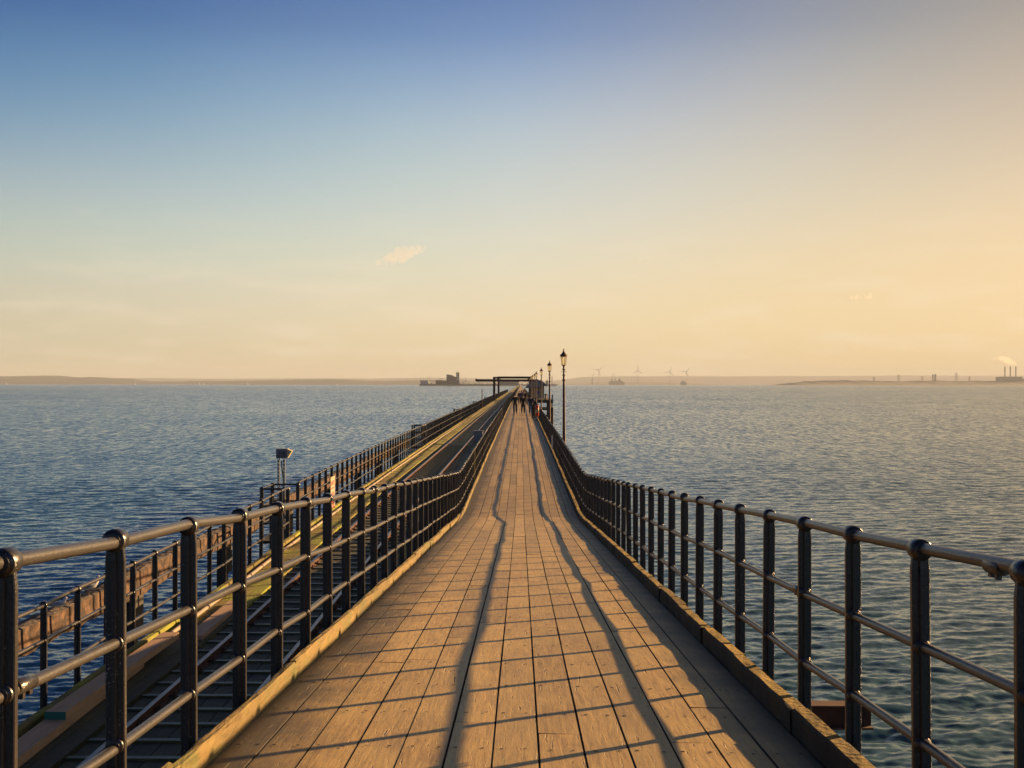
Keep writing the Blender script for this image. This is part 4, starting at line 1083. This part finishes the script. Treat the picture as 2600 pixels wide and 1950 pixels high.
b.add(vs, [tuple(range(n)), tuple(range(2*n-1, n-1, -1))] + [(i, n+i, n+(i+1)%n, (i+1)%n) for i in range(n)]); b.build('roof', [M['roofblue']], t)
b = MB(); b.box((1, -.1, fz(956.3)-3), (4.2, -.02, fz(954.8)-3)); b.build('window', [M['farglass']], t)
for q in range(5):
    b = MB(); b.box((3+q*4.6, -.1, 3), (5.4+q*4.6, -.02, 7)); b.build('window', [M['timberdark']], t)
t = thing('lookout_tower', 'square glazed lookout tower beside the curved-roof hall', 'tower', (fx(1158.3), PY-4, 3.0), 'buildings on the pier head')
w = fx(1166)-fx(1158.3); h = fz(946.5)-3
b = MB()
for x in (0, w-1.6):
    b.box((x, 0, 0), (x+1.6, 1.5, h)); b.box((x, w-1.5, 0), (x+1.6, w, h))
for q in range(6): z = q*h/5.0 - (.7 if q else 0); b.box((1.6, 0, z), (w-1.6, w, z+.9))
b.build('frame', [M['fardark']], t)
for q in range(2, 5):
    b = MB(); b.box((1.7, .4, q*h/5+.3), (w-1.7, w-.4, (q+1)*h/5-.8)); b.build('window', [M['farglass']], t)
b = MB(); b.box((1.7, .4, .9), (w-1.7, w-.4, 2*h/5-.8)); b.build('wall', [M['fardark']], t)
b = MB(); b.box((-.6, -.6, h+.2), (w+.6, w+.6, h+.9)); b.build('roof', [M['fardark']], t)
b = MB(); b.tube([(1,2,h+.9),(1,2,h+3.4)], .25, 6); b.build('antenna', [M['fardark']], t)
# right arm of the pier head
t = thing('hut', 'small dark stepped hut on the short right arm of the pier head', 'building', (fx(1386), PY+14, 4.8), 'buildings on the pier head')
b = MB(); b.box((0,0,0),(fx(1392.5)-fx(1386),8,fz(968)-4.8)); b.build('wall', [M['fardark']], t)
b = MB(); b.box((1.8,1,fz(968)-4.8),(5,6,fz(964.5)-4.8)); b.build('turret', [M['fardark']], t)

# hills and land, rounded ridges with their own depth
def ridge(name, pts, Y, dep, m, rough=0.0, seed=1, step=6, label=None, cat=None, tree=0.0):
    rs = random.Random(seed); b = MB(); xs = []; x = pts[0][0]
    while x <= pts[-1][0]: xs.append(x); x += step
    rows = 7; vs = []; s_ = Y/F; hs = []
    w1 = w2 = 0
    for x in xs:
        h = interp(x, pts) if x > pts[0][0] else pts[0][1]
        w1 = w1*.6 + rs.uniform(-1, 1)*.4; w2 = w2*.85+rs.uniform(-1,1)*.15
        hs.append(max(0, (h + (w1*rough + w2*rough) * min(1, h/4))*s_ + (rs.random()**2)*tree*s_))
    for j in range(rows):
        u = j/(rows-1); prof = math.sin(min(1, u*1.25)*math.pi/2) if u < .8 else math.cos((u-.8)/.2*math.pi/2)
        for x, h in zip(xs, hs):
            yy = Y + dep*u; vs.append(((x-1322)*s_ * (1 + dep*u*.15/Y), yy, -1 + (h+1)*prof + (rs.uniform(-1,1)*s_*rough*.4 if 0 < j < rows-1 else 0)))
    n = len(xs)
    fs = [(j*n+i, j*n+i+1, (j+1)*n+i+1, (j+1)*n+i) for j in range(rows-1) for i in range(n-1)]
    b.add(vs, fs, 0, .5, False)
    o = b.build(name, [m]); o['kind'] = 'structure'; return o
ridge('hills', [(-500,16),(-200,22),(0,25),(27,22),(59,18),(72,16),(108,21),(150,18),(200,16),(217,13),(244,9),(316,7),(407,9.5),(540,10),(620,11.5),(696,14.5),(770,15.5),(840,14),(880,10.5),(950,11),(1000,13),(1060,13),(1130,11),(1240,10),(1322,9)], 7500, 1500, M['farhill'], .8, 3, 3.2, tree=1.4)
ridge('hills', [(-500,22),(0,22),(200,18),(500,16),(760,18),(900,17),(1000,19),(1100,20),(1250,17),(1400,10),(1440,14),(1500,23),(1600,25),(1750,25.5),(1900,25),(2050,26),(2200,26.5),(2400,28.5),(2550,28),(2700,28),(3100,30)], 12500, 2500, M['farhill2'], .3, 8, 14)
ridge('land', [(1380,1),(1480,4),(1520,6.5),(1600,6),(1680,7.5),(1740,6),(1790,4),(1830,1)], 9500, 900, M['farland'], .5, 12, 5, tree=.8)
ridge('land', [(2022,0),(2060,5),(2100,9.5),(2150,12),(2200,13),(2300,11.5),(2370,10.5),(2450,12.5),(2520,11),(2600,12.5),(2900,13),(3200,10)], 6500, 900, M['farland'], .55, 21, 3, tree=2.2)

# wind turbines
def turbine(px, yhub, ybase, Y, ang, span, label):
    s_ = Y/F; x = (px-1322)*s_; hz = (974.5-yhub)*s_+CAMZ
    t = thing('wind_turbine', label, 'wind turbine', (x, Y, 0), 'wind turbines on the far shore')
    b = MB(); b.tube([(0,0,0),(0,0,hz)], [2.2,1.2], 8); b.build('tower', [M['farmetal']], t)
    b = MB(); b.box((-2,-3,hz-1.5),(2,8,hz+2.5)); b.lathe([(0,0),(2,.3),(2.2,3)], (0,-6,hz), 8, axis='Y'); b.build('nacelle', [M['farmetal']], t)
    for q in range(3):
        a = R(ang + 120*q); d = Vector((math.sin(a), 0, math.cos(a))); u = Vector((math.cos(a), 0, -math.sin(a)))
        b = MB(); c = Vector((0,-5,hz)); l_ = span*s_
        b.add([c - u*1.3, c + u*1.3, c + d*l_*.2 + u*3.0, c + d*l_ + u*.6, c + d*l_ - u*.3, c + d*l_*.2 - u*1.5] + [c - u*1.3 + Vector((0,1.2,0)), c + u*1.3+ Vector((0,1.2,0)), c + d*l_*.2 + u*3.0+ Vector((0,1.2,0)), c + d*l_ + u*.6+ Vector((0,.5,0)), c + d*l_ - u*.3+ Vector((0,.5,0)), c + d*l_*.2 - u*1.5+ Vector((0,1.2,0))],
              [(0,1,2,3,4,5),(11,10,9,8,7,6)] + [(i,6+i,6+(i+1)%6,(i+1)%6) for i in range(6)]); b.build('blade', [M['farmetal']], t)
turbine(1520.3, 939.5, 968, 9300, 43, 17, 'leftmost of four distant wind turbines, blades like a tilted Y')
turbine(1619, 940.5, 973, 9000, 0, 17, 'second wind turbine from the left, one blade straight up')
turbine(1700, 942.5, 970, 9300, 17, 16, 'third wind turbine from the left, close to the rightmost one')
turbine(1742, 943.5, 973, 9400, 37, 16, 'rightmost of four distant wind turbines, above the small ship')
# ships
def ship(px0, px1, yb, ytop, Y, m, label, superx, cranes=()):
    s_ = Y/F; w = (px1-px0)*s_; hh = (yb-ytop)*s_
    t = thing('ship', label, 'ship', ((px0-1322)*s_, Y, 0), 'ships off the far shore')
    b = MB(); b.add([(0,0,hh*.62),(w,0,hh*.55),(w*.97,0,-1),(w*.03,0,-1),(0,14,hh*.62),(w,14,hh*.55),(w*.97,14,-1),(w*.03,14,-1)], [(0,1,2,3)[::-1],(7,6,5,4)[::-1],(0,4,5,1),(1,5,6,2),(3,7,4,0)]); b.build('hull', [m], t)
    b = MB(); b.box((w*superx,2,hh*.5),(w*(superx+.16),12,hh)); b.box((w*(superx+.04),4,hh),(w*(superx+.12),9,hh*1.25)); b.build('superstructure', [M['fardark']], t)
    b = MB(); b.box((w*.08,2,hh*.6),(w*.9,12,hh*.78)); b.build('cargo', [M['fardark']], t)
ship(1545, 1586, 975, 962, 8600, M['farred'], 'broad ship with a dull red hull below the second wind turbine', .6)
ship(1727, 1743, 975, 964, 8300, M['fardark'], 'small grey ship directly below the rightmost wind turbine', .35)
for px, a, lb in ((1503.5, 12, 'leaning dock crane left of the first wind turbine'), (1553.5, 10, 'leaning dock crane above the bow of the red ship'), (1562, -12, 'leaning dock crane above the middle of the red ship')):
    s_ = 9000/F; t = thing('crane', lb, 'crane', ((px-1322)*s_, 9000, 0), 'cranes on the far shore')
    b = MB(); b.box((-4,-4,0),(-2,4,38)); b.box((2,-4,0),(4,4,38)); b.box((-5,-5,38),(5,5,46)); b.build('leg', [M['fardark']], t)
    b = MB(); b.bar((0,0,44),(math.sin(R(a))*48,0,44+48*math.cos(R(a))), 2.4, 2.4); b.build('jib', [M['fardark']], t)
# power station on the right
s_ = 6900/F
def X9(px): return (px-1322)*s_
t = thing('power_station', 'power station block with three tall chimneys at the far right', 'power station', (X9(2560), 6900, 0))
b = MB(); b.box((X9(2545)-X9(2560), 0, 0), (X9(2592)-X9(2560), 120, 20*s_+6)); b.build('hall', [M['farland']], t)
b = MB(); b.box((X9(2590)-X9(2560), 10, 0), (X9(2615)-X9(2560), 90, 15*s_+6)); b.build('annex', [M['farland']], t)
for px in (2558, 2572, 2586):
    b = MB(); b.lathe([(1.7*s_,0),(1.55*s_,30*s_),(1.45*s_,45*s_+CAMZ),(1.6*s_,45*s_+CAMZ),(1.6*s_,46.5*s_+CAMZ),(0,46.5*s_+CAMZ)], (X9(px)-X9(2560), 60, 0), 14); b.build('chimney', [M['chimney']], t)
# tower block silo
t = thing('silo', 'squat dark silo tower rising above the far right shore', 'silo', (X9(2372), 6900, 0))
b = MB(); b.lathe([(2.6*s_,0),(2.6*s_,28*s_),(2.2*s_,29*s_),(0,29*s_)], (0,0,0), 12); b.build('drum', [M['chimney']], t)
b = MB(); b.lathe([(2.0*s_,0),(2.0*s_,28.3*s_),(0,28.8*s_)], (-1.6*s_,30,0), 12); b.build('drum', [M['chimney']], t)
# pylons
def pylon(px, ytop, lb):
    t = thing('pylon', lb, 'pylon', (X9(px), 6900, 5), 'electricity pylons on the far shore'); h = (974.5-ytop)*s_
    b = MB(); w = h*.12
    for a, c in ((-1,-1),(1,-1),(1,1),(-1,1)): b.bar((a*w, c*w, 0), (a*w*.12, c*w*.12, h), 1.0, 1.0)
    for q in range(1, 6):
        z = h*q/7; ww = w*(1-.88*z/h); b.bar((-ww,-ww,z),(ww,-ww,z+h/9), .7, .7); b.bar((ww,-ww,z),(-ww,-ww,z+h/9), .7, .7)
    b.build('mast', [M['chimney']], t)
    b = MB(); 
    for z, r_ in ((.66, .26), (.8, .22), (.92, .16)): b.bar((-h*r_,0,h*z),(h*r_,0,h*z), 1.2, 1.4)
    b.build('crossarm', [M['chimney']], t)
for px, yt, lb in ((2217, 954, 'leftmost electricity pylon on the far right shore'), (2279, 949, 'second electricity pylon from the left on the far right shore'), (2339, 953, 'electricity pylon just left of the squat silo tower'), (2425, 944, 'tallest electricity pylon, right of the squat silo tower'), (2458, 953, 'last electricity pylon before the three chimneys')):
    pylon(px, yt, lb)
# moored boats and white marks along the left shore
for i, (px, h, w, lb) in enumerate(((12, 4, 1.5, 'tiny white yacht near the left edge, below the dark hill'), (505, 4, 2, 'tiny white boat, left one of a close pair'), (515, 5, 2, 'tiny white boat, right one of a close pair'), (628, 5, 3, 'tiny white boat alone in mid-left distance'),
                                   (762, 4.5, 6, 'white ferry-like boat below the low left ridge'), (855, 3, 4, 'small pale boat right of the white ferry-like boat'), (955, 5, 1.2, 'dark little sailing boat left of the pier head'), (1948, 5, 1.4, 'small dark buoy-like boat alone on the right horizon'), (341, 3, 2.5, 'faint pale boat between the dark hill and the close pair'))):
    Y = 6200; q = Y/F; t = thing('boat', lb, 'boat', ((px-1322)*q, Y, 0), 'small boats on the horizon')
    mm = M['fardark'] if 'dark' in lb.split()[:3] else M['farwhite']
    b = MB(); ww = w*q/2; b.add([(-ww,0,3),(ww,0,3),(ww*.8,0,-1),(-ww*.8,0,-1),(-ww,4,3),(ww,4,3),(ww*.8,4,-1),(-ww*.8,4,-1)], [(3,2,1,0),(4,5,6,7),(0,1,5,4),(1,2,6,5),(3,0,4,7)]); b.build('hull', [mm], t)
    b = MB(); b.add([(-ww*.5,1,3),(ww*.5,1,3),(0,1,(h+1.5)*q),(-ww*.5,2,3),(ww*.5,2,3),(0,2,(h+1.5)*q)], [(0,1,2),(5,4,3),(0,3,4,1),(1,4,5,2),(2,5,3,0)]); b.build('sail', [mm], t)
# faint tall chimney behind the pier head
b = MB(); s2 = 9800/F; b.lathe([(2.1*s2,0),(1.7*s2,19*s2),(1.2*s2,22*s2),(0,22.5*s2)], n=10); o = b.build('tower', [M['chimney']]); o.location = ((1401.5-1322)*s2, 9800, 0); tag(o, 'faint pale tower standing on the far shore behind the pier head', 'tower')

# smoke and clouds: lumpy closed bodies of thin vapour
def vapour(name, balls, Y, m, label, cat, seed, rough=1.0):
    rs = random.Random(seed); b = MB(); s_ = Y/F
    me = bpy.data.metaballs.new(name); me.resolution = .8*s_; me.render_resolution = me.resolution; me.threshold = .1
    for px, py, r_ in balls:
        e = me.elements.new(); e.co = (0 + (px-balls[0][0])*s_, rs.uniform(-1,1)*r_*s_*.5, -(py-balls[0][1])*s_); e.radius = r_*s_*1.3
    mo = bpy.data.objects.new('tmpmeta', me); COL.objects.link(mo)
    dg = bpy.context.evaluated_depsgraph_get(); dg.update(); out = bpy.data.meshes.new_from_object(mo.evaluated_get(dg)); bpy.data.objects.remove(mo)
    out.materials.clear(); out.materials.append(m); out.name = name
    from mathutils import noise as mn
    for v in out.vertices:
        d = mn.noise_vector(v.co*(.16/s_)) * (3.2*s_*rough) + mn.noise_vector(v.co*(.5/s_)) * (1.5*s_*rough); v.co += d
    o = bpy.data.objects.new(name, out); COL.objects.link(o)
    o.location = ((balls[0][0]-1322)*s_, Y, CAMZ+(974.5-balls[0][1])*s_)
    tag(o, label, cat, kind='stuff')
rs = random.Random(3)
cm = volume_mat('cloud_vapour', (.99,.94,.90), .0021, .3)
balls = []
for i in range(60):
    u = rs.random(); cx = 958 + 122*u; cy = 662 - 34*u + rs.gauss(0, 6*(1-abs(u-.45))); balls.append((cx, cy, rs.uniform(6, 14)*(1-abs(u-.45)*.9)))
vapour('cloud', balls, 16000, cm, 'small peach-coloured cloud alone in the middle of the sky', 'cloud', 2, .8)
balls = [(2160+rs.uniform(0,52), 752+rs.gauss(0,3), rs.uniform(2.5,5.5)) for i in range(14)]
vapour('cloud', balls, 16000, cm, 'little pale cloud low in the sky on the right', 'cloud', 4)
balls = [(1615+rs.uniform(0,50), 655+rs.gauss(0,2.5), rs.uniform(2,4)) for i in range(8)]
vapour('cloud', balls, 16000, volume_mat('thin_vapour', (.98,.93,.88), .0009, .3), 'faint wisp of cloud high to the right of centre', 'cloud', 5)
balls = []
for i in range(26):
    u = i/25; balls.append((2576-62*u+rs.uniform(-2,2), 924-22*math.sin(u*1.9)+8*u+rs.uniform(-4,4)*u, 2.2+5.5*math.sin(min(1,u*1.3)*math.pi)))
vapour('smoke', balls, 6900, volume_mat('smoke_vapour', (.95,.92,.88), .010, .4), 'white smoke drifting left from the power station chimneys', 'smoke', 6)

# ------------------------------------------------------------------ haze over the estuary
b = MB(); b.box((-26000, -60, -3), (26000, 15500, 195))
o = b.build('haze', [volume_mat('haze_air', (.70,.79,.90), 6.5e-5, .0)]); tag(o, 'thin warm haze lying over the estuary', 'haze', kind='stuff')
